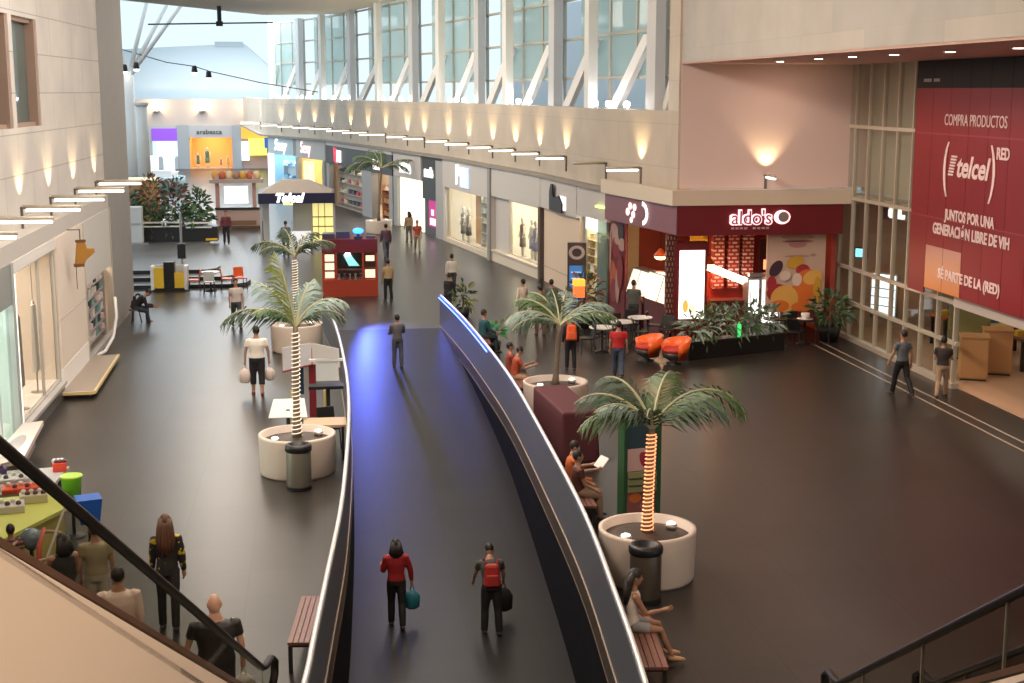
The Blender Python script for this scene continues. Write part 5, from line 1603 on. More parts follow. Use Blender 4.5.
obj('saucer', MB().lathe([(0.1, 0), (0.24, 0.02), (0.25, 0.03)], n=20), M_white, t, True)
obj('cup', MB().lathe([(0.07, 0.02), (0.12, 0.08), (0.13, 0.2), (0.11, 0.2)], n=16), M_white, t, True)


def tub_chair(label, loc, rz):
    t = thing('tub_chair', label, 'armchair', loc, rz)
    n = 16
    prof = []
    b = MB()
    vs, fs = [], []
    for k in range(n + 1):
        a = R(-20 + 220 * k / n)
        hh = 0.58 + 0.16 * math.sin(max(0, min(PI, (k / n) * PI)))
        for rr, z in ((0.36, 0.14), (0.47, hh), (0.41, hh), (0.30, 0.42)):
            vs.append((math.cos(a) * rr, math.sin(a) * rr, z))
    for k in range(n):
        for j in range(4):
            fs.append((4 * k + j, 4 * k + (j + 1) % 4, 4 * k + 4 + (j + 1) % 4, 4 * k + 4 + j))
    fs += [(3, 2, 1, 0), (4 * n, 4 * n + 1, 4 * n + 2, 4 * n + 3)]
    b.add(vs, fs)
    obj('shell', b, mat('tub_orange', (0.85, 0.13, 0.02), 0.3), t, True)
    obj('cushion', MB().lathe([(0.3, 0.34), (0.33, 0.38), (0.33, 0.43), (0.28, 0.46)], n=24), mat('tub_red', (0.45, 0.03, 0.02), 0.5), t, True)
    obj('base', MB().lathe([(0.22, 0), (0.2, 0.03), (0.06, 0.06), (0.3, 0.2), (0.32, 0.34)], n=20), M_dark, t, True)
    return t


tub_chair('orange tub armchair on the left of the pair before the planter box', (9.08, 37.9, 0), -1.35)
tub_chair('orange tub armchair on the right of the pair before the planter box', (9.72, 37.3, 0), -1.15)

# blue totem
t = thing('totem_sign', 'dark totem sign with a blue panel and a round emblem before the cream hoarding', 'sign', (9.05, 48.6, 0), -0.15)
obj('body', MB().box(-0.33, 0.33, 0, 0.2, 0.05, 2.2), mat('totem_dark', (0.09, 0.06, 0.06), 0.4), t, bevel=0.02)
obj('blue_panel', MB().box(-0.26, 0.26, -0.015, 0.0, 0.1, 1.38), glow((0.04, 0.14, 0.36), 0.8), t)
b = MB()
for k in range(24):
    a0, a1 = 2 * PI * k / 24, 2 * PI * (k + 1) / 24
    b.add([(math.cos(a) * r * 1.15, -0.02, 1.85 + math.sin(a) * r) for a, r in ((a0, 0.15), (a1, 0.15), (a1, 0.25), (a0, 0.25))], [(0, 1, 2, 3)])
obj('emblem_ring', b, mat('emblem_pale', (0.55, 0.47, 0.44), 0.4), t)
b = MB()
for k in range(5):
    b.box(-0.2, 0.2 - 0.05 * (k % 3), -0.02, -0.015, 0.25 + k * 0.22, 0.29 + k * 0.22)
obj('text_lines', b, glow((0.35, 0.5, 0.75), 0.7), t)
obj('foot', MB().box(-0.38, 0.38, -0.1, 0.3, 0, 0.05), M_black, t)


# ------------------------------------------------------------------ bins, benches, info stand, rack, covered stand
def litter_bin(label, loc, m):
    t = thing('litter_bin', label, 'bin', loc)
    obj('body', MB().lathe([(0.225, 0.06), (0.235, 0.08), (0.235, 0.74), (0.23, 0.76)], n=28), m, t, True)
    obj('lid', MB().lathe([(0.24, 0.74), (0.255, 0.76), (0.255, 0.84), (0.23, 0.88), (0.17, 0.88), (0.15, 0.80)], n=28), M_black, t, True)
    obj('foot', MB().lathe([(0.21, 0), (0.24, 0.015), (0.24, 0.06)], n=28), M_black, t)
    return t


litter_bin('dark brown litter bin with black lid before the near right planter', (4.70, 19.45, 0), mat('bin_bronze', (0.16, 0.13, 0.10), 0.35, 0.6))
litter_bin('grey steel litter bin with black lid before the near left planter', (-0.48, 26.2, 0), mat('bin_steel', (0.33, 0.31, 0.26), 0.35, 0.6))


def bench(label, c, L_, w_, rz, h=0.45):
    t = thing('slatted_bench', label, 'bench', (c[0], c[1], 0), rz)
    m = mat('bench_wood', (0.20, 0.085, 0.065), 0.45)
    for k in range(5):
        x = -w_ / 2 + w_ * (k + 0.5) / 5
        obj('slat', MB().box(x - w_ * 0.085, x + w_ * 0.085, -L_ / 2, L_ / 2, h - 0.04, h), m, t)
    for sx in (-1, 1):
        for sy in (-1, 1):
            obj('leg', MB().box(sx * w_ * 0.42 - 0.025, sx * w_ * 0.42 + 0.025, sy * L_ * 0.44 - 0.03, sy * L_ * 0.44 + 0.03, 0, h - 0.08), M_dark, t)
    obj('cross_bar', MB().box(-w_ * 0.45, w_ * 0.45, -L_ * 0.44 - 0.02, -L_ * 0.44 + 0.02, h - 0.1, h - 0.04).box(-w_ * 0.45, w_ * 0.45, L_ * 0.44 - 0.02, L_ * 0.44 + 0.02, h - 0.1, h - 0.04), M_dark, t)
    return t


bench('reddish slatted bench by the left parapet at the escalator foot', (-0.27, 18.25), 1.7, 0.36, -0.1)
bench('reddish slatted bench under the seated woman by the right parapet', (4.07, 16.95), 1.9, 0.42, -0.10)
bench('reddish slatted bench beyond the maroon covered stand', (4.75, 33.6), 1.8, 0.42, 0.02)
bench('reddish slatted bench by the right parapet before the maroon covered stand', (4.47, 23.8), 1.9, 0.42, -0.03)
bench('reddish slatted bench at the far end of the right parapet', (4.60, 39.6), 1.8, 0.42, -0.04)

t = thing('covered_stand', 'maroon cloth covered box stand beside the right parapet', 'stand', (5.0, 28.2, 0), 0.12)
b = MB()
b.hull8([(-0.36, -1.15, 0.05), (0.42, -1.15, 0.05), (0.42, 1.15, 0.05), (-0.36, 1.15, 0.05), (-0.36, -1.1, 1.12), (0.38, -1.1, 1.12), (0.38, 1.1, 1.22), (-0.36, 1.1, 1.22)])
obj('cloth_cover', b, mat('maroon_cloth', (0.085, 0.016, 0.022), 0.75), t, bevel=0.05)
b = MB()
for k in range(7):
    y = -1.0 + k * 0.33
    b.tube([(0.42, y, 0.08), (0.41, y + 0.03, 0.6), (0.39, y, 1.1)], [0.05, 0.035, 0.02], 6)
obj('cloth_fold', b, mat('maroon_fold', (0.045, 0.009, 0.012), 0.8), t, True)
obj('frame', MB().box(-0.33, 0.39, -1.12, 1.12, 0.0, 0.06), M_dark, t)

t = thing('info_stand', 'grey V-shaped information stand on a dark red post by the left palm', 'sign stand', (-0.22, 31.95, 0))
obj('post', MB().box(-0.08, 0.08, -0.05, 0.09, 0, 1.45), mat('post_red', (0.22, 0.02, 0.03), 0.4), t)
obj('panel', MB().hull8([(-0.66, -0.35, 1.22), (0.0, -0.1, 1.32), (0.0, -0.04, 1.32), (-0.66, -0.29, 1.22), (-0.66, -0.15, 1.72), (0.0, 0.1, 1.78), (0.0, 0.16, 1.78), (-0.66, -0.09, 1.72)]), mat('panel_grey', (0.38, 0.37, 0.38), 0.4), t)
obj('panel', MB().hull8([(0.0, -0.1, 1.32), (0.64, -0.3, 1.26), (0.64, -0.24, 1.26), (0.0, -0.04, 1.32), (0.0, 0.1, 1.78), (0.62, -0.1, 1.66), (0.62, -0.04, 1.66), (0.0, 0.16, 1.78)]), mat('panel_grey_warm', (0.33, 0.31, 0.29), 0.4), t)
obj('edge_strip', MB().tube([(-0.66, -0.34, 1.21), (0.0, -0.09, 1.31), (0.64, -0.29, 1.25)], 0.025, 6).tube([(0, -0.1, 1.3), (0, 0.12, 1.78)], 0.02, 6), mat('post_red', (0.22, 0.02, 0.03), 0.4), t)
obj('blue_banner', MB().box(-0.36, -0.2, 0.25, 0.29, 0.55, 1.3), mat('banner_blue', (0.02, 0.06, 0.12), 0.5), t)
obj('foot', MB().lathe([(0.3, 0), (0.28, 0.04), (0.1, 0.06)], n=20), M_dark, t)

t = thing('side_table', 'long pale wooden table behind the near left planter', 'table', (0.05, 28.5, 0))
obj('tabletop', MB().box(-0.45, 0.42, -0.35, 0.35, 0.72, 0.76), mat('table_tan', (0.62, 0.42, 0.26), 0.4), t)
for sx in (-0.38, 0.35):
    for sy in (-0.28, 0.28):
        obj('leg', MB().box(sx - 0.025, sx + 0.025, sy - 0.025, sy + 0.025, 0, 0.72), M_dark, t)
t = thing('notice_board', 'white slanted sheet stand behind the near left planter', 'stand', (-0.72, 28.9, 0))
obj('sheet', MB().hull8([(-0.4, -0.2, 0.82), (0.4, -0.2, 0.82), (0.4, -0.18, 0.80), (-0.4, -0.18, 0.80), (-0.3, 0.25, 1.12), (0.34, 0.25, 1.12), (0.34, 0.27, 1.10), (-0.3, 0.27, 1.10)]), M_white, t)
obj('stem', MB().box(-0.04, 0.04, -0.04, 0.04, 0, 0.95).box(-0.25, 0.25, -0.2, 0.2, 0, 0.03), M_dark, t)
for k, x in enumerate((-0.75, -0.05)):
    t = thing('yellow_post', '%s slim yellow post behind the near left planter' % ['left', 'right'][k], 'post', (x + 0.1, 29.8, 0))
    obj('pole', MB().tube([(0, 0, 0), (0, 0, 1.15)], 0.03, 8), mat('pole_yellow', (0.55, 0.45, 0.18), 0.5), t)
    obj('foot', MB().lathe([(0.15, 0), (0.14, 0.02), (0.04, 0.03)], n=14), M_dark, t)
chair('black chair at the pale wooden table near the left parapet', (0.12, 29.25, 0), 0.3, M_black)
t = thing('white_frame_stand', 'small white framed display on a black ledge by the left parapet', 'stand', (0.12, 31.0, 0))
obj('frame', MB().box(-0.25, 0.25, -0.03, 0.03, 1.1, 1.6).box(-0.4, 0.35, -0.05, 0.05, 1.55, 1.6), mat('frame_white', (0.68, 0.70, 0.70), 0.4), t)
obj('ledge', MB().box(-0.42, 0.35, -0.25, 0.1, 0.95, 1.02), M_black, t)
obj('post', MB().box(-0.05, 0.05, -0.05, 0.05, 0, 0.97).lathe([(0.22, 0), (0.2, 0.03), (0.06, 0.05)], n=16), M_dark, t)

t = thing('poster_rack', 'tall green display rack with fruit pictures behind the orange lit palm', 'rack', (5.58, 23.6, 0), 0.16)
obj('frame', MB().box(-0.34, -0.28, -0.06, 0.25, 0.0, 2.0).box(0.27, 0.36, -0.08, 0.1, 0.0, 1.95).box(-0.36, 0.36, 0.0, 0.1, 1.9, 2.0), mat('rack_green', (0.022, 0.085, 0.03), 0.5), t)
obj('header', MB().box(-0.27, 0.27, -0.02, 0.06, 1.25, 1.9), mat('rack_header', (0.03, 0.055, 0.07), 0.4), t)
obj('picture', MB().box(-0.27, 0.27, -0.05, 0.0, 0.85, 1.25), mat('picture_pink', (0.72, 0.46, 0.42), 0.5), t)
b = MB()
ell(b, 0.05, 1.05, 0.09, 0.15, -0.055, 0, 14, 0.3)
ell(b, 0.0, 1.12, 0.05, 0.07, -0.057, 0, 12)
obj('picture_print', b, mat('picture_red', (0.40, 0.03, 0.06), 0.5), t)
for k in range(3):
    z = 0.48 + k * 0.13
    obj('shelf', MB().hull8([(-0.27, -0.12, z), (0.27, -0.12, z), (0.27, 0.05, z), (-0.27, 0.05, z), (-0.27, -0.1, z + 0.09), (0.27, -0.1, z + 0.09), (0.27, 0.05, z + 0.11), (-0.27, 0.05, z + 0.11)]), mat('shelf_olive', (0.22, 0.22, 0.09), 0.5), t)
obj('lower_panel', MB().box(-0.27, 0.27, -0.06, 0.0, 0.04, 0.46), mat('lower_mix', (0.30, 0.10, 0.08), 0.5), t)
b = MB()
ell(b, -0.12, 0.36, 0.12, 0.09, -0.065, 0, 12)
ell(b, 0.1, 0.2, 0.14, 0.09, -0.065, 1, 12)
obj('fruit_print', b, (mat('print_orange', (0.75, 0.18, 0.03), 0.5), mat('print_rose', (0.5, 0.15, 0.2), 0.5)), t)
obj('top_lamp', MB().ball((-0.3, 0.2, 2.06), 0.06, 10, 6), M_white, t, True)

potted('small leafy plant beyond the far end of the right parapet', (4.75, 46.3, 0), 0.25, 0.3, 0.35, 0.75, 110, (M_leafdark, M_leafyel), 71, None, 0.25)
potted('vivid green lit plant beside the right parapet', (5.0, 39.9, 0), 0.22, 0.3, 0.28, 0.5, 90, (mat('leaf_vivid', (0.03, 0.45, 0.10), 0.5), M_leaf), 72, None, 0.22)
potted('dark green plant with red blossoms beside the cafe tables', (8.4, 43.6, 0), 0.3, 0.5, 0.5, 1.1, 150, (M_leafdark, mat('leaf_red', (0.25, 0.10, 0.07), 0.6)), 73, None, 0.3)
t = thing('orange_lantern', 'glowing orange and yellow striped lantern above the cafe tables', 'lantern', (7.95, 42.3, -0.0))
obj('pole', MB().tube([(0, 0, 0), (0, 0, 1.25)], 0.03, 8), M_dark, t)
obj('foot', MB().lathe([(0.2, 0), (0.18, 0.03), (0.04, 0.05)], n=14), M_dark, t)
obj('shade', MB().box(-0.16, 0.16, -0.16, 0.16, 1.2, 1.55), glow((0.95, 0.18, 0.04), 0.8), t)
obj('cap', MB().box(-0.17, 0.17, -0.17, 0.17, 1.55, 1.75), glow((0.95, 0.5, 0.06), 0.8), t)
t = thing('hoop_stand', 'small dark metal hoop stand at the bottom right of the floor', 'stand', (5.05, 14.05, 0))
obj('hoop', MB().tube([(-0.12, 0, 0), (-0.1, 0, 0.75), (0, 0, 0.88), (0.1, 0, 0.75), (0.12, 0, 0)], 0.02, 6), M_black, t, True)
obj('foot', MB().box(-0.18, 0.18, -0.12, 0.12, 0, 0.02), M_black, t)
# ------------------------------------------------------------------ escalators
M_clad = mat('escalator_cladding', (0.84, 0.68, 0.55), 0.6)
M_railb = mat('escalator_handrail', (0.012, 0.008, 0.006), 0.5, spec=0.3)


def escalator(label, loc, rz, slope, side, run):
    """local -Y climbs; x=0 is the balustrade seen from the gallery, side is where the steps lie"""
    t = thing('escalator', label, 'escalator', loc, rz)
    k = math.tan(R(slope))
    gz_ = lambda u: 0.9 + u * k
    for j, x in enumerate((0.0, side * 1.08)):
        obj('handrail', MB().tube([(x, 0.55, 0.42), (x, 0.72, 0.52), (x, 0.74, 0.68), (x, 0.55, 0.80), (x, 0.2, 0.84), (x, 0, 0.9), (x, -run, gz_(run)), (x, -run - 0.8, gz_(run) + 0.2), (x, -run - 2, gz_(run) + 0.25)], [(0.05, 0.035)] * 9, 8), M_railb, t, True)
        g = MB()
        g.hull8([(x - 0.008, 0.5, 0.12), (x + 0.008, 0.5, 0.12), (x + 0.008, 0.0, 0.15), (x - 0.008, 0.0, 0.15), (x - 0.008, 0.5, 0.76), (x + 0.008, 0.5, 0.76), (x + 0.008, 0.0, 0.87), (x - 0.008, 0.0, 0.87)])
        g.hull8([(x - 0.008, 0.0, 0.15), (x + 0.008, 0.0, 0.15), (x + 0.008, -run, gz_(run) - 0.75), (x - 0.008, -run, gz_(run) - 0.75), (x - 0.008, 0.0, 0.87), (x + 0.008, 0.0, 0.87), (x + 0.008, -run, gz_(run) - 0.03), (x - 0.008, -run, gz_(run) - 0.03)])
        obj('glass_panel', g, M_glassdark, t)
        for u in range(1, int(run), 2):
            if side > 0:
                jn = MB().hull8([(x - 0.012, -u - 0.012, gz_(u) - 0.75), (x + 0.012, -u - 0.012, gz_(u) - 0.75), (x + 0.012, -u + 0.012, gz_(u) - 0.75), (x - 0.012, -u + 0.012, gz_(u) - 0.75), (x - 0.012, -u - 0.012, gz_(u) - 0.03), (x + 0.012, -u - 0.012, gz_(u) - 0.03), (x + 0.012, -u + 0.012, gz_(u) - 0.03), (x - 0.012, -u + 0.012, gz_(u) - 0.03)])
                obj('glass_joint', jn, mat('joint_pale', (0.16, 0.14, 0.12), 0.4), t)
        o = -side * 0.10
        xa, xb = min(x + o * (1 if j == 0 else -1), x), max(x + o * (1 if j == 0 else -1), x)
        d = MB().hull8([(xa, 0.6, 0.10), (xb, 0.6, 0.10), (xb, -run, gz_(run) - 0.80), (xa, -run, gz_(run) - 0.80), (xa, 0.6, 0.15), (xb, 0.6, 0.15), (xb, -run, gz_(run) - 0.74), (xa, -run, gz_(run) - 0.74)])
        d.hull8([(xa, 0.0, 0.10), (xb, 0.0, 0.10), (xb, -run, gz_(run) - 0.80), (xa, -run, gz_(run) - 0.80), (xa, 0.0, 0.16), (xb, 0.0, 0.16), (xb, -run, gz_(run) - 0.745), (xa, -run, gz_(run) - 0.745)])
        obj('deck', d, mat('deck_bronze', (0.12, 0.06, 0.035), 0.4), t)
        c = MB()
        c.hull8([(xa, 0.5, 0.0), (xb, 0.5, 0.0), (xb, -run, gz_(run) - 2.7), (xa, -run, gz_(run) - 2.7), (xa, 0.5, 0.10), (xb, 0.5, 0.10), (xb, -run, gz_(run) - 0.80), (xa, -run, gz_(run) - 0.80)])
        obj('cladding', c, M_clad, t)
    u = MB()
    x0, x1 = sorted((0.05 * side, 1.03 * side))
    n = int(run / 0.4)
    for i in range(n):
        z = 0.02 + i * 0.4 * k
        u.box(x0, x1, -0.4 * (i + 1), -0.4 * i, z - 0.25, z)
    obj('step', u, mat('step_metal', (0.10, 0.10, 0.10), 0.45, 0.5), t)['kind'] = 'stuff'
    obj('landing_plate', MB().box(x0, x1, 0, 1.0, 0.0, 0.02), M_steel, t)
    obj('soffit', MB().hull8([(x0, 0.3, 0.0), (x1, 0.3, 0.0), (x1, -run, gz_(run) - 2.7), (x0, -run, gz_(run) - 2.7), (x0, 0.3, 0.01), (x1, 0.3, 0.01), (x1, -run, gz_(run) - 2.6), (x0, -run, gz_(run) - 2.6)]), M_clad, t)
    return t


escalator('left escalator with glass balustrade, black handrail and beige side', (-0.77, 15.58, 0), R(-9), 32, -1, 9.5)
escalator('right escalator with black handrail and glass at the bottom right corner', (5.72, 14.26, 0), R(-8.1), 30, 1, 9.5)
struct('floor_upper', MB().box(-12, 14, -7, 1.5, 5.6, 6.0), M_cream)

# ------------------------------------------------------------------ toy stall on the left
t = thing('toy_stall', 'low toy stall table covered in yellow-green cloth beyond the left escalator', 'stall', (0, 0, 0))
b = MB()
b.prism([(-6.1, 20.6), (-5.0, 20.7), (-4.15, 22.7), (-4.4, 23.6), (-6.1, 23.2)], 0.78, 0.84)
obj('table_cover', b, mat('cloth_yellowgreen', (0.58, 0.60, 0.14), 0.6), t)
b = MB()
b.prism([(-6.0, 20.7), (-5.02, 20.8), (-4.2, 22.7), (-4.45, 23.5), (-6.0, 23.1)], 0.0, 0.78)
obj('skirt_panel', b, mat('cloth_olive', (0.40, 0.36, 0.10), 0.7), t)
t = thing('toy_table', 'second stall table with red trays behind the yellow one', 'table', (0, 0, 0))
b = MB()
b.prism([(-6.32, 23.7), (-4.7, 24.0), (-4.6, 25.6), (-6.32, 25.3)], 0.7, 0.76)
obj('tabletop', b, mat('stall_grey', (0.35, 0.33, 0.32), 0.5), t)
for x, y in ((-6.2, 23.85), (-4.85, 24.1), (-4.75, 25.4), (-6.2, 25.15)):
    obj('leg', MB().box(x - 0.03, x + 0.03, y - 0.03, y + 0.03, 0, 0.7), M_dark, t)
items = [('toy_tray', 'flat red tray of toys on the second stall table', 'tray', (-5.1, 24.1, 0.76), (0.65, 0.06, 0.02), (0.36, 0.2, 0.08)), ('toy_tray', 'dark red tray at the left of the second stall table', 'tray', (-5.9, 24.1, 0.76), (0.30, 0.03, 0.02), (0.35, 0.22, 0.1)),
         ('toy_box', 'pale silvery toy box on the second stall table', 'box', (-5.6, 24.75, 0.76), (0.55, 0.55, 0.55), (0.45, 0.2, 0.06)), ('toy_box', 'purple toy box at the far left of the second stall table', 'box', (-5.9, 25.1, 0.76), (0.10, 0.06, 0.22), (0.3, 0.12, 0.14)),
         ('toy_box', 'small bright red toy with white edge at the far corner of the stall', 'box', (-4.72, 25.3, 0.76), (0.8, 0.08, 0.04), (0.12, 0.1, 0.16)), ('toy_box', 'white speckled toy box at the near left of the stall', 'box', (-5.1, 22.6, 0.84), (0.55, 0.52, 0.48), (0.3, 0.2, 0.12)),
         ('toy_box', 'pale cream toy basket in the middle of the stall', 'box', (-4.75, 23.1, 0.84), (0.60, 0.55, 0.42), (0.22, 0.14, 0.14))]
for nm, lab, cat, loc, c_, sz in items:
    t = thing(nm, lab, cat, loc, 0.2)
    obj('body', MB().box(-sz[0], sz[0], -sz[1], sz[1], 0, sz[2]), colour(c_, 0.45), t, bevel=0.015)
    b = MB()
    for k in range(6):
        b.ball((-sz[0] * 0.7 + k * sz[0] * 0.28, (-1) ** k * sz[1] * 0.4, sz[2] + 0.02), 0.045, 8, 5, k % 2)
    obj('toys', b, (mat('toy_white', (0.7, 0.68, 0.64), 0.5), mat('toy_dark', (0.12, 0.05, 0.08), 0.5)), t, True)
t = thing('green_bucket', 'bright green bucket by the blue box on the toy stall', 'bucket', (-4.25, 23.75, 0.0))
obj('body', MB().lathe([(0.14, 0.62), (0.17, 1.05), (0.18, 1.07), (0.165, 1.08), (0.15, 1.0)], n=24), mat('bucket_green', (0.16, 0.55, 0.03), 0.35), t, True)
obj('stand', MB().lathe([(0.2, 0), (0.18, 0.03), (0.03, 0.05), (0.03, 0.6), (0.13, 0.62)], n=16), M_dark, t)
obj('rim', MB().lathe([(0.18, 1.05), (0.19, 1.07), (0.18, 1.09), (0.16, 1.08)], n=24), mat('bucket_lime', (0.40, 0.65, 0.08), 0.35), t, True)
t = thing('blue_box', 'bright blue open box beside the green bucket', 'box', (-3.86, 22.95, 0), 0.3)
obj('body', MB().hull8([(-0.15, -0.15, 0.5), (0.15, -0.15, 0.5), (0.15, 0.15, 0.5), (-0.15, 0.15, 0.5), (-0.2, -0.2, 0.92), (0.2, -0.2, 0.92), (0.2, 0.2, 0.92), (-0.2, 0.2, 0.92)]), mat('box_blue', (0.01, 0.09, 0.42), 0.4), t)
obj('stand', MB().lathe([(0.2, 0), (0.18, 0.03), (0.03, 0.05), (0.03, 0.48), (0.12, 0.5)], n=16), M_dark, t)
t = thing('hoop', 'pale brown toy hoop hanging by the striped child at the stall', 'hoop', (-4.1, 20.2, 1.0))
obj('ring', MB().tube([(0.40 * math.cos(a), 0.5 * math.sin(a), 0.06 * math.sin(a)) for a in [2 * PI * k / 28 for k in range(29)]], 0.025, 6), mat('hoop_tan', (0.36, 0.20, 0.13), 0.4), t, True)
obj('stick', MB().tube([(-0.2, -0.6, -1.0), (0.35, 0.5, 0.6)], 0.02, 6), mat('stick_pale', (0.5, 0.48, 0.44), 0.4), t)
obj('ribbon', MB().tube([(0.0, -0.2, -0.5), (-0.02, 0.0, 0.0), (0.05, 0.1, 0.25)], [0.03, 0.04, 0.02], 6), mat('ribbon_red', (0.55, 0.10, 0.06), 0.5), t, True)
t = thing('toy_globe', 'blue-grey shiny ball beside the striped child at the stall', 'ball', (-4.30, 20.55, 0.84))
obj('ball', MB().ball((0, 0, 0.17), 0.16, 18, 12), mat('globe_blue', (0.12, 0.17, 0.22), 0.25), t, True)
obj('stand', MB().lathe([(0.16, -0.84), (0.15, -0.8), (0.03, -0.78), (0.03, -0.02), (0.08, 0.03)], n=14), M_dark, t)

# ------------------------------------------------------------------ people
SKIN = [(0.42, 0.23, 0.15), (0.34, 0.17, 0.10), (0.50, 0.29, 0.20)]
REMESH = []


def person(label, loc, rz, h=1.65, top=(0.5, 0.5, 0.5), sleeve='short', bottom=(0.05, 0.05, 0.06), legwear='trousers', shoe=(0.05, 0.04, 0.04), hair='short', hairc=(0.015, 0.011, 0.009),
           skin=0, legs=((4, 4, 2), (-4, 6, 2)), arms=((3, 8, 12), (0, 8, 14)), lean=0, nod=0, seat=None, build=1.0, topmat=None, voxel=0.02):
    t = thing('person', label, 'person', loc, rz)
    s = h / 1.70
    V = Vector
    l = R(lean)
    u = V((0, math.sin(l), math.cos(l)))
    dl = []
    for sd, (a, k, sp) in zip((-1, 1), legs):
        a, k, sp = R(a), R(k), R(sp)
        d1 = V((sd * math.sin(sp), math.sin(a) * math.cos(sp), -math.cos(a) * math.cos(sp)))
        a2 = a - k
        d2 = V((sd * math.sin(sp) * 0.5, math.sin(a2), -math.cos(a2)))
        dl.append((d1, d2))
    drop = min((0.42 * d1 + 0.41 * d2).z for d1, d2 in dl) - 0.075
    pz = (seat / s + 0.10) if seat else -drop
    P = V((0, 0, pz))
    sk = mat('skin_%d' % skin, SKIN[skin], 0.5)
    b = MB()
    sh = MB()
    pa = MB()
    w_ = build
    tor = [(-.09, .12, .10), (0.0, .155, .115), (.14, .132, .10), (.33, .16, .112), (.43, .15, .092), (.48, .075, .062), (.56, .052, .056)]
    b.tube([(P + u * q[0]) * s for q in tor], [(q[1] * s * w_, q[2] * s * w_) for q in tor], 14)
    sh.tube([(P + u * q[0]) * s for q in tor[1:6]], [((q[1] + .018) * s * w_, (q[2] + .018) * s * w_) for q in tor[1:6]], 14)
    pa.tube([(P + u * q) * s for q in (-.10, 0.0, .09)], [((r1 + .012) * s * w_, (r2 + .012) * s * w_) for r1, r2 in ((.13, .11), (.155, .118), (.138, .104))], 14)
    hu = V((0, math.sin(l * 0.6 + R(nod)), math.cos(l * 0.6 + R(nod))))
    hf = V((0, math.cos(l * 0.6 + R(nod)), -math.sin(l * 0.6 + R(nod))))
    N = P + u * .55
    Hc = N + hu * .115
    b.ball(Hc * s, (0.076 * s, 0.094 * s, 0.118 * s), 14, 10)
    b.ball((Hc + hf * .03 - hu * .06) * s, (0.055 * s, 0.06 * s, 0.055 * s), 10, 8)
    b.tube([(Hc + hf * .09 + hu * .015) * s, (Hc + hf * .115 - hu * .025) * s], [0.010 * s, 0.017 * s], 6)
    for sd in (-1, 1):
        b.ball((Hc + V((sd * .078, 0, 0)) - hf * .01) * s, (0.014 * s, 0.024 * s, 0.032 * s), 8, 6)
    feet = []
    for sd, (d1, d2) in zip((-1, 1), dl):
        hip = P + V((sd * .085, 0, -.02))
        kn = hip + d1 * .42
        an = kn + d2 * .41
        calf = kn + d2 * .14 - V((0, .012, 0))
        b.tube([q * s for q in (hip, hip + d1 * .2, kn, calf, kn + d2 * .3, an)], [r * s * w_ for r in (.088, .078, .054, .056, .042, .036)], 10)
        b.tube([(an - V((0, .045, .035))) * s, (an + V((0, .03, -.03))) * s, (an + V((0, .12, -.05))) * s, (an + V((0, .165, -.055))) * s], [(.034 * s, .036 * s), (.040 * s, .036 * s), (.042 * s, .024 * s), (.03 * s, .016 * s)], 8)
        if legwear == 'trousers':
            q = (hip, hip + d1 * .2, kn, calf, an + d2 * .0)
            pa.tube([k * s for k in q], [r * s * w_ for r in (.098, .09, .07, .07, .062)], 10)
        elif legwear == 'capri':
            pa.tube([k * s for k in (hip, hip + d1 * .2, kn, kn + d2 * .22)], [r * s * w_ for r in (.098, .09, .068, .066)], 10)
        else:
            pa.tube([k * s for k in (hip, hip + d1 * .12, hip + d1 * .26)], [r * s * w_ for r in (.098, .094, .092)], 10)
        feet.append(an)
    hands = []
    fingers = MB()
    for sd, (fa, oa, el) in zip((-1, 1), arms):
        fa, oa, el = R(fa) + l * 0.5, R(oa), R(el)
        S_ = P + u * .435 + V((sd * .175 * w_, 0, 0))
        d1 = V((sd * math.sin(oa), math.sin(fa) * math.cos(oa), -math.cos(fa) * math.cos(oa)))
        a2 = fa + el
        d2 = V((sd * math.sin(oa) * 0.3, math.sin(a2), -math.cos(a2))).normalized()
        E = S_ + d1 * .285
        Wr = E + d2 * .24
        b.tube([q * s for q in (S_ - V((sd * .05, 0, -.01)), S_, S_ + d1 * .12, E, E + d2 * .08, Wr)], [r * s for r in (.05, .055, .047, .039, .038, .026)], 10)
        inw = V((-sd, 0, 0))
        inw = (inw - d2 * inw.dot(d2)).normalized()
        q_ = d2.cross(inw).normalized()
        if q_.y < 0:
            q_ = -q_
        b.tube([(Wr - d2 * .03) * s, Wr * s, (Wr + d2 * .035) * s, (Wr + d2 * .075) * s, (Wr + d2 * .098) * s], [.029 * s, .028 * s, .036 * s, .036 * s, .026 * s], 8)
        for k, fl_ in enumerate((.066, .076, .07, .055)):
            o = Wr + d2 * .085 + q_ * ((1.5 - k) * .018)
            fingers.tube([o * s, (o + d2 * fl_ * .5 + inw * .008) * s, (o + d2 * fl_ * .85 + inw * .028) * s], [.0095 * s, .009 * s, .007 * s], 6)
        o = Wr + d2 * .03 + q_ * .028
        fingers.tube([o * s, (o + d2 * .03 + q_ * .022 + inw * .008) * s, (o + d2 * .062 + q_ * .024 + inw * .02) * s], [.012 * s, .010 * s, .008 * s], 6)
        hands.append((Wr + d2 * .10) * s)
        ln = .16 if sleeve == 'short' else 1
        if sleeve != 'none':
            ps = [S_ - V((sd * .05, 0, .004)), S_ - V((sd * .006, 0, .004)), S_ + d1 * .16] + ([] if sleeve == 'short' else [E, E + d2 * .1, Wr - d2 * .01])
            sh.tube([q * s for q in ps], [r * s for r in ((.064, .071, .064) if sleeve == 'short' else (.064, .071, .064, .055, .051, .040))], 10)
    body = obj('body', b, (sk, mat('eye_dark', (0.02, 0.015, 0.012), 0.3), mat('lip', (0.30, 0.10, 0.08), 0.5)), t, True)
    f2 = MB()
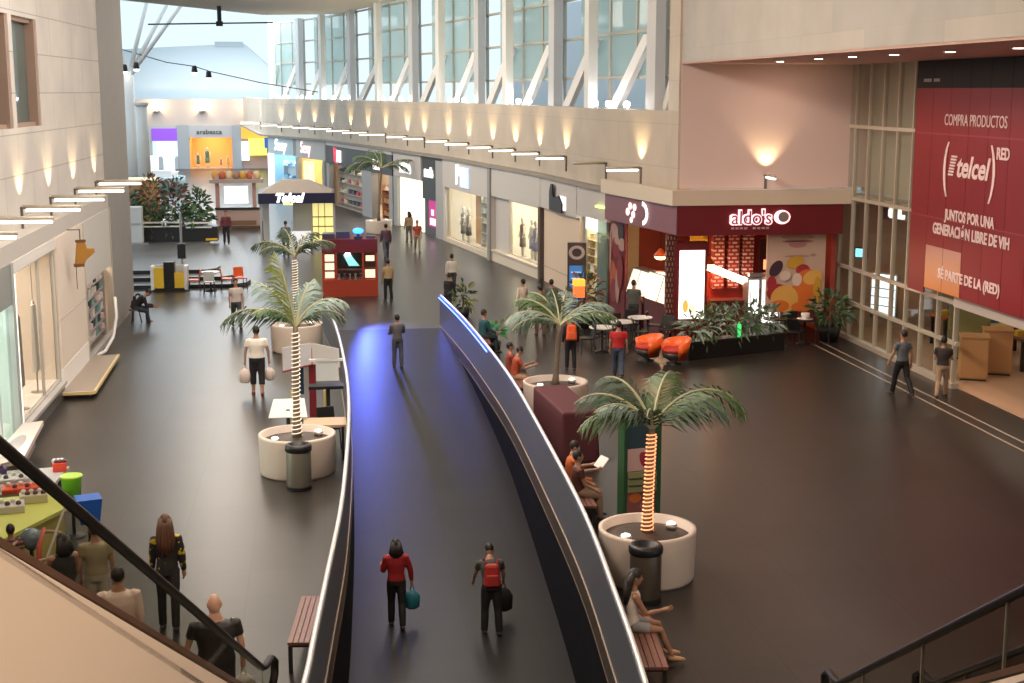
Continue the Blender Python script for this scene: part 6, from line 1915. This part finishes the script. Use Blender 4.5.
    for sd in (-1, 1):
        f2.ball((Hc + V((sd * .032, 0, 0)) + hf * .086 + hu * .018) * s, (.012 * s, .008 * s, .007 * s), 6, 4, 1)
    f2.ball((Hc + hf * .089 - hu * .062) * s, (.024 * s, .006 * s, .007 * s), 8, 4, 2)
    fingers.add(f2.v, f2.f)
    fingers.m[-len(f2.m):] = f2.m
    REMESH.append((body, voxel * 0.75, fingers))
    so = obj('shirt', sh, topmat or colour(top, 0.8), t, True)
    REMESH.append((so, voxel * 0.8, None))
    po_ = obj({'trousers': 'trousers', 'capri': 'trousers', 'shorts': 'shorts'}[legwear], pa, colour(bottom, 0.8), t, True)
    REMESH.append((po_, voxel * 0.8, None))
    for an in feet:
        m = MB()
        m.tube([(an + V((0, -.055, -.03))) * s, (an + V((0, -.03, -.028))) * s, (an + V((0, .05, -.035))) * s, (an + V((0, .13, -.045))) * s, (an + V((0, .185, -.055))) * s], [(.034 * s, .036 * s), (.044 * s, .044 * s), (.046 * s, .038 * s), (.047 * s, .028 * s), (.03 * s, .018 * s)], 10)
        obj('shoe', m, colour(shoe, 0.5), t, True)
    if hair != 'bald':
        hm = MB()
        c0 = Hc - hf * .016 + hu * .026
        hm.ball((0, 0, 0), (0.084 * s, 0.097 * s, 0.108 * s), 14, 10)
        if hair in ('long', 'bob'):
            L_ = .42 if hair == 'long' else .17
            dn = V((0, -0.10 + math.sin(l) * -0.4, -1)).normalized()
            q0 = -hf * .03
            for j in range(5):
                ox = V(((j - 2) * .036, 0, 0))
                e_ = L_ * (1.0 - 0.09 * abs(j - 2) + 0.05 * (j % 2))
                hm.tube([(q0 + hu * .04 + ox * .7) * s, (q0 - hf * .04 + dn * .07 + ox) * s, (q0 - hf * .05 + dn * (.08 + e_ * .5) + ox * 1.35) * s, (q0 - hf * .03 + dn * (.08 + e_) + ox * 1.1) * s], [.045 * s, .047 * s, .043 * s, .012 * s], 8)
        elif hair == 'bun':
            hm.ball((-hf * .1 + hu * .03) * s, 0.045 * s, 8, 6)
        for i, v in enumerate(hm.v):
            hm.v[i] = tuple(V(v) + c0 * s)
        obj('hair', hm, colour(hairc, 0.55), t, True)
    M = Matrix.Rotation(rz, 3, 'Z')
    t_info = {'hands': [tuple(M @ q + V(loc)) for q in hands], 'back': tuple(M @ ((P + u * .30 - V((0, .13 * w_ + .02, 0))) * s) + V(loc))}
    return t, t_info


def carried_bag(label, at, c_, sz=0.3, rz=0.0, name='plastic_bag'):
    t = thing(name, label, 'bag', at, rz)
    w_ = sz * 0.42
    obj('sack', MB().lathe([(w_ * 0.5, -sz - .1), (w_ * 0.9, -sz - .06), (w_, -sz * 0.6), (w_ * 0.7, -0.14), (w_ * 0.3, -0.09)], n=14, sy=0.55), colour(c_, 0.45), t, True)
    for sy in (-1, 1):
        obj('handle', MB().tube([(-w_ * 0.25, sy * 0.02, -0.12), (-w_ * 0.15, sy * 0.015, -0.03), (0, 0, 0.0), (w_ * 0.15, sy * 0.015, -0.03), (w_ * 0.25, sy * 0.02, -0.12)], 0.008, 5), colour(c_, 0.45), t)


def backpack(label, at, rz, c_, k=1.0):
    t = thing('backpack', label, 'backpack', at, rz)
    obj('sack', MB().hull8([(-.15 * k, -.16 * k, -.24 * k), (.15 * k, -.16 * k, -.24 * k), (.15 * k, .0, -.24 * k), (-.15 * k, .0, -.24 * k), (-.12 * k, -.11 * k, .18 * k), (.12 * k, -.11 * k, .18 * k), (.12 * k, .0, .18 * k), (-.12 * k, .0, .18 * k)]), colour(c_, 0.6), t, bevel=0.05)
    obj('pocket', MB().hull8([(-.11 * k, -.20 * k, -.2 * k), (.11 * k, -.20 * k, -.2 * k), (.11 * k, -.14 * k, -.2 * k), (-.11 * k, -.14 * k, -.2 * k), (-.1 * k, -.17 * k, 0), (.1 * k, -.17 * k, 0), (.1 * k, -.12 * k, 0), (-.1 * k, -.12 * k, 0)]), colour(tuple(q * 0.8 for q in c_), 0.6), t, bevel=0.02)
    for sx in (-1, 1):
        obj('strap', MB().tube([(sx * .1 * k, -.02, .17 * k), (sx * .11 * k, .06 * k, .24 * k), (sx * .12 * k, .16 * k, .18 * k)], 0.018, 6), colour(tuple(q * 0.5 for q in c_), 0.7), t)


STAND = ((3, 3, 2), (-3, 5, 2))
WALK = ((20, 8, 1), (-14, 18, 1))
WALK2 = ((-14, 18, 1), (20, 8, 1))
SIT = ((84, 86, 4), (80, 80, 4))
pat = mat('blouse_yellow_black', (0.02, 0.02, 0.02), 0.8)
nt, N_, L_, bs_ = nodes(pat)
tc = N_.new('ShaderNodeTexCoord')
vo = N_.new('ShaderNodeTexNoise')
vo.inputs['Scale'].default_value = 9
L_.new(tc.outputs['Object'], vo.inputs['Vector'])
cr = N_.new('ShaderNodeValToRGB')
cr.color_ramp.interpolation = 'CONSTANT'
cr.color_ramp.elements[0].color = (0.015, 0.013, 0.012, 1)
cr.color_ramp.elements[1].color = (0.55, 0.42, 0.02, 1)
cr.color_ramp.elements[1].position = 0.58
L_.new(vo.outputs['Fac'], cr.inputs[0])
L_.new(cr.outputs[0], bs_.inputs['Base Color'])

person('woman with long brown hair in a black and yellow top, standing on the left floor', (-2.22, 19.3, 0), 0.05, 1.69, sleeve='long', topmat=pat, bottom=(0.015, 0.013, 0.015), hair='long', hairc=(0.09, 0.035, 0.015), legs=((2, 2, 1), (-6, 12, 1)), arms=((10, 8, 20), (2, 10, 14)), voxel=0.016, build=0.92)
_, i = person('woman in a white blouse and black capri trousers carrying two white bags', (-1.6, 34.9, 0), 0.05, 1.75, (0.80, 0.72, 0.64), 'short', (0.012, 0.012, 0.013), 'capri', (0.2, 0.05, 0.04), 'short', build=1.15, arms=((0, 14, 8), (2, 14, 8)), legs=((6, 6, 2), (-6, 8, 2)))
carried_bag('white plastic bag in the left hand of the woman in the white blouse', i['hands'][0], (0.75, 0.62, 0.56), 0.36)
carried_bag('white plastic bag in the right hand of the woman in the white blouse', i['hands'][1], (0.72, 0.60, 0.54), 0.32)
person('person in a white T-shirt and dark jeans walking towards the viewer', (-2.67, 45.2, 0), PI + 0.2, 1.62, (0.62, 0.56, 0.50), 'short', (0.05, 0.06, 0.07), legs=WALK)
t = thing('stool', 'small stool under the bending person at the grey pier', 'stool', (-6.02, 46.6, 0))
obj('seat', MB().lathe([(0.18, 0.41), (0.2, 0.43), (0.19, 0.45)], n=18), mat('stool_brown', (0.15, 0.1, 0.08), 0.5), t)
for k in range(3):
    a = 2 * PI * k / 3
    obj('leg', MB().tube([(0.12 * math.cos(a), 0.12 * math.sin(a), 0.42), (0.2 * math.cos(a), 0.2 * math.sin(a), 0)], 0.018, 6), M_dark, t)
_, i = person('person in black sitting bent forward on a stool by the grey pier', (-6.02, 46.6, 0), -PI / 2 + 0.1, 1.65, (0.014, 0.013, 0.014), 'long', (0.03, 0.035, 0.05), shoe=(0.35, 0.12, 0.10), legs=((82, 84, 5), (70, 60, 5)), lean=44, nod=24, arms=((-8, 4, 70), (-4, 4, 64)), seat=0.43)
backpack('dark backpack on the person bent forward by the grey pier', i['back'], -PI / 2 + 0.1, (0.02, 0.016, 0.016), 0.9)
person('person in a dark top and jeans standing at the top of the ramp', (2.18, 39.8, ramp_z(39.8)), 0.1, 1.56, (0.10, 0.095, 0.10), 'long', (0.06, 0.07, 0.09), arms=((20, 8, 60), (30, 10, 90)))
person('man in a white shirt and dark shorts walking away by the right parapet end', (4.92, 52.0, 0), 0.1, 1.52, (0.72, 0.68, 0.62), 'long', (0.03, 0.028, 0.03), 'capri', legs=WALK)
person('person in black leaning at the far end of the right parapet', (4.25, 46.4, 0), -0.7, 1.5, (0.012, 0.011, 0.014), 'long', (0.03, 0.02, 0.04), lean=12)
person('person in a tan top and black trousers beside the red island kiosk', (2.45, 50.4, 0), 0.3, 1.52, (0.46, 0.34, 0.18), 'short', (0.014, 0.014, 0.016), legs=((6, 6, 2), (-4, 8, 2)), hair='bun')
person('person in a dark plum top walking behind the red island kiosk', (3.0, 63.0, 0), 0.1, 1.66, (0.10, 0.05, 0.08), 'long', (0.08, 0.08, 0.11), legs=WALK2)
person('person in a red top and tan trousers before the dark glass shop front', (4.62, 66.0, 0), PI, 1.52, (0.40, 0.06, 0.03), 'short', (0.32, 0.24, 0.17), legs=WALK)
person('person in tan clothes near the dark glass shop front', (4.5, 70.2, 0), 0.4, 1.55, (0.35, 0.23, 0.15), 'long', (0.12, 0.09, 0.08), hair='bob')
person('man in a grey-blue shirt and black trousers walking by the glass wall', (14.34, 32.6, 0), 0.25, 1.70, (0.11, 0.13, 0.15), 'short', (0.010, 0.010, 0.011), legs=WALK, arms=((16, 12, 14), (-12, 12, 20)))
person('person in black with tan trousers at the store entrance', (15.22, 32.2, 0), -0.5, 1.58, (0.03, 0.025, 0.022), 'short', (0.34, 0.23, 0.15), legs=WALK2, arms=((10, 8, 70), (20, 8, 60)))
_, i = person('person in dark clothes with an orange backpack by the cafe tables', (6.72, 36.9, 0), -0.05, 1.54, (0.03, 0.02, 0.02), 'long', (0.012, 0.011, 0.012))
backpack('orange backpack on the person in dark clothes by the cafe tables', i['back'], -0.05, (0.85, 0.12, 0.03), 1.0)
person('person in a red shirt and jeans walking toward the cafe', (7.8, 35.75, 0), -0.2, 1.55, (0.46, 0.02, 0.02), 'short', (0.05, 0.07, 0.11), legs=WALK, build=1.15)
person('person in a pale shirt near the mid palm and the cream hoarding', (6.5, 44.4, 0), 0.6, 1.52, (0.66, 0.58, 0.50), 'long', (0.10, 0.06, 0.05))
person('dark haired person in brown behind the middle palm crown', (6.75, 42.4, 0), 0.2, 1.6, (0.16, 0.06, 0.05), 'long', (0.18, 0.06, 0.05))
person('dark haired person in a green-grey top near the blue totem', (7.35, 43.9, 0), 0.1, 1.56, (0.10, 0.12, 0.09), 'long', (0.05, 0.04, 0.04))
person('man in dark grey standing at the lit ice-cream display', (9.78, 42.7, 0), -0.5, 1.66, (0.09, 0.10, 0.09), 'short', (0.04, 0.045, 0.045), arms=((30, 8, 50), (20, 8, 40)))
person('seated person in an orange-red shirt looking down at a phone', (4.75, 33.75, 0), -PI / 2, 1.6, (0.40, 0.07, 0.03), 'short', (0.50, 0.30, 0.20), 'shorts', legs=SIT, arms=((34, 4, 70), (34, 4, 70)), nod=24, lean=8, seat=0.45)
person('seated person in dark red beside the one looking at a phone', (4.72, 34.4, 0), -PI / 2, 1.55, (0.28, 0.05, 0.03), 'short', (0.06, 0.05, 0.05), legs=SIT, arms=((25, 4, 50), (25, 4, 50)), seat=0.45)
person('seated person in a teal shirt at the far end of the right parapet', (4.62, 39.6, 0), -PI / 2 + 0.4, 1.62, (0.02, 0.09, 0.11), 'long', (0.03, 0.04, 0.05), legs=SIT, arms=((20, 4, 40), (20, 4, 40)), lean=6, seat=0.45)
_, i = person('seated person in orange reading a white sheet below the covered stand', (4.43, 24.2, 0), -PI / 2, 1.58, (0.55, 0.13, 0.03), 'short', (0.42, 0.15, 0.05), legs=SIT, arms=((36, 2, 60), (36, 2, 60)), nod=16, lean=4, seat=0.45)
t = thing('paper_sheet', 'white sheet of paper held by the seated person in orange', 'paper', tuple((Vector(i['hands'][0]) + Vector(i['hands'][1])) / 2), 0.3)
obj('sheet', MB().hull8([(-0.02, -0.15, -0.02), (0.0, -0.15, -0.03), (0.0, 0.15, -0.03), (-0.02, 0.15, -0.02), (0.14, -0.15, 0.16), (0.15, -0.15, 0.15), (0.15, 0.15, 0.15), (0.14, 0.15, 0.16)]), M_white, t)
person('seated person in pale brown trousers beside the one reading', (4.43, 23.5, 0), -PI / 2, 1.58, (0.10, 0.03, 0.02), 'short', (0.30, 0.19, 0.13), legs=SIT, arms=((20, 4, 40), (20, 4, 40)), seat=0.45)
person('seated woman in white top and grey shorts with long dark hair on the near bench', (3.98, 17.25, 0), -PI / 2 - 0.05, 1.62, (0.72, 0.62, 0.58), 'none', (0.25, 0.24, 0.24), 'shorts', (0.42, 0.24, 0.12), 'long', (0.02, 0.012, 0.01), 1, legs=((84, 66, 2), (82, 60, 4)), arms=((12, 4, 30), (30, 4, 70)), nod=8, lean=4, seat=0.45, voxel=0.016, build=0.88)
_, i = person('person in a red top and black trousers carrying a blue bag down the ramp', (1.2, 23.4, ramp_z(23.4)), 0.0, 1.62, (0.30, 0.012, 0.014), 'long', (0.008, 0.008, 0.009), legs=((10, 6, 1), (-8, 10, 1)), arms=((14, 12, 80), (6, 18, 10)), hair='bob', voxel=0.016)
carried_bag('teal blue bag in the right hand of the person in red on the ramp', i['hands'][1], (0.02, 0.16, 0.22), 0.34)
_, i = person('man with a red and grey jacket stooping forward on the ramp', (2.82, 22.95, ramp_z(22.95)), 0.0, 1.62, (0.055, 0.05, 0.048), 'short', (0.014, 0.013, 0.014), legs=((6, 8, 4), (-4, 6, 4)), arms=((14, 14, 10), (6, 14, 20)), lean=27, nod=28, voxel=0.016, build=1.08)
backpack('flat red pack shape standing in for the red jacket back of the stooping man', i['back'], 0.0, (0.38, 0.02, 0.014), 0.98)  # pack shape stands in for the red back of the jacket
carried_bag('black bag in the right hand of the stooping man', i['hands'][1], (0.012, 0.012, 0.013), 0.42)
person('man in a pale pink shirt seen through the escalator glass', (-2.57, 17.1, 0), 0.1, 1.70, (0.68, 0.52, 0.46), 'long', (0.03, 0.028, 0.026), build=1.2, voxel=0.016)
person('person in a khaki top seen through the escalator glass', (-3.18, 19.3, 0), 0.15, 1.62, (0.30, 0.25, 0.15), 'short', (0.40, 0.35, 0.28), build=1.05, hair='short', hairc=(0.06, 0.03, 0.015))
person('person in dark clothes with a bare arm at the toy stall', (-3.55, 18.9, 0), 0.5, 1.6, (0.03, 0.026, 0.024), 'none', (0.03, 0.03, 0.03), arms=((30, 10, 30), (20, 10, 20)), hair='bob')
st_m = panels('stripes_child', (0.45, 0.06, 0.08), (0.45, 0.33, 0.06), (0.08, 0.03, 0.08), 2.0, 0.07, (0, 2), 0.02, 0.8)
person('child in a striped shirt at the toy stall', (-4.55, 20.4, 0), 0.3, 1.3, topmat=st_m, bottom=(0.05, 0.05, 0.09))
_, i = person('bald broad man in black at the foot of the left escalator', (-1.30, 15.75, 0.02), 0.15, 1.76, (0.012, 0.011, 0.011), 'short', (0.012, 0.012, 0.013), hair='bald', skin=2, build=1.3, arms=((14, 16, 40), (6, 12, 12)), legs=STAND, voxel=0.016)
carried_bag('white plastic bag in the right hand of the bald man', i['hands'][1], (0.62, 0.58, 0.54), 0.34)
person('person in black beside the kiosk with the navy canopy', (-2.6, 69.3, 0), 0.2, 1.55, (0.02, 0.02, 0.022), 'long', (0.02, 0.02, 0.025), legs=WALK)
person('person in blue-grey before the navy canopy kiosk', (-1.5, 65.3, 0), 0.0, 1.6, (0.10, 0.13, 0.16), 'short', (0.03, 0.03, 0.04))
person('person in dark red at the end of the terrace trough', (-4.35, 67.8, 0.3), PI, 1.6, (0.14, 0.03, 0.04), 'long', (0.02, 0.02, 0.02))

# make every body and garment one continuous skin
dg_objs = []
for o, vx, extra in REMESH:
    m = o.modifiers.new('skin', 'REMESH')
    m.mode = 'VOXEL'
    m.voxel_size = vx
    m.use_smooth_shade = True
    q = o.modifiers.new('soft', 'SMOOTH')
    q.factor = 0.5
    q.iterations = 5
bpy.context.view_layer.update()
dg = bpy.context.evaluated_depsgraph_get()
done = []
for o, vx, extra in REMESH:
    me = bpy.data.meshes.new_from_object(o.evaluated_get(dg))
    done.append((o, me, extra))
for o, me, extra in done:
    mats_ = list(o.data.materials)
    o.modifiers.clear()
    if extra:
        bm = bmesh.new()
        bm.from_mesh(me)
        for f in bm.faces:
            f.material_index = 0
            f.smooth = True
        ex_ = extra.mesh('tmp')
        for p in ex_.polygons:
            p.use_smooth = True
        bm.from_mesh(ex_)
        bm.to_mesh(me)
        bm.free()
        bpy.data.meshes.remove(ex_)
    me.materials.clear()
    for k in mats_:
        me.materials.append(k)
    o.data = me

# lettering as plain meshes
for o, nm in TEXTS:
    me = bpy.data.meshes.new_from_object(o.evaluated_get(dg))
    me.name = nm
    n = bpy.data.objects.new(nm, me)
    C.objects.link(n)
    n.parent = o.parent
    n.location = o.location
    n.rotation_euler = o.rotation_euler
    n.scale = o.scale
    bpy.data.objects.remove(o)
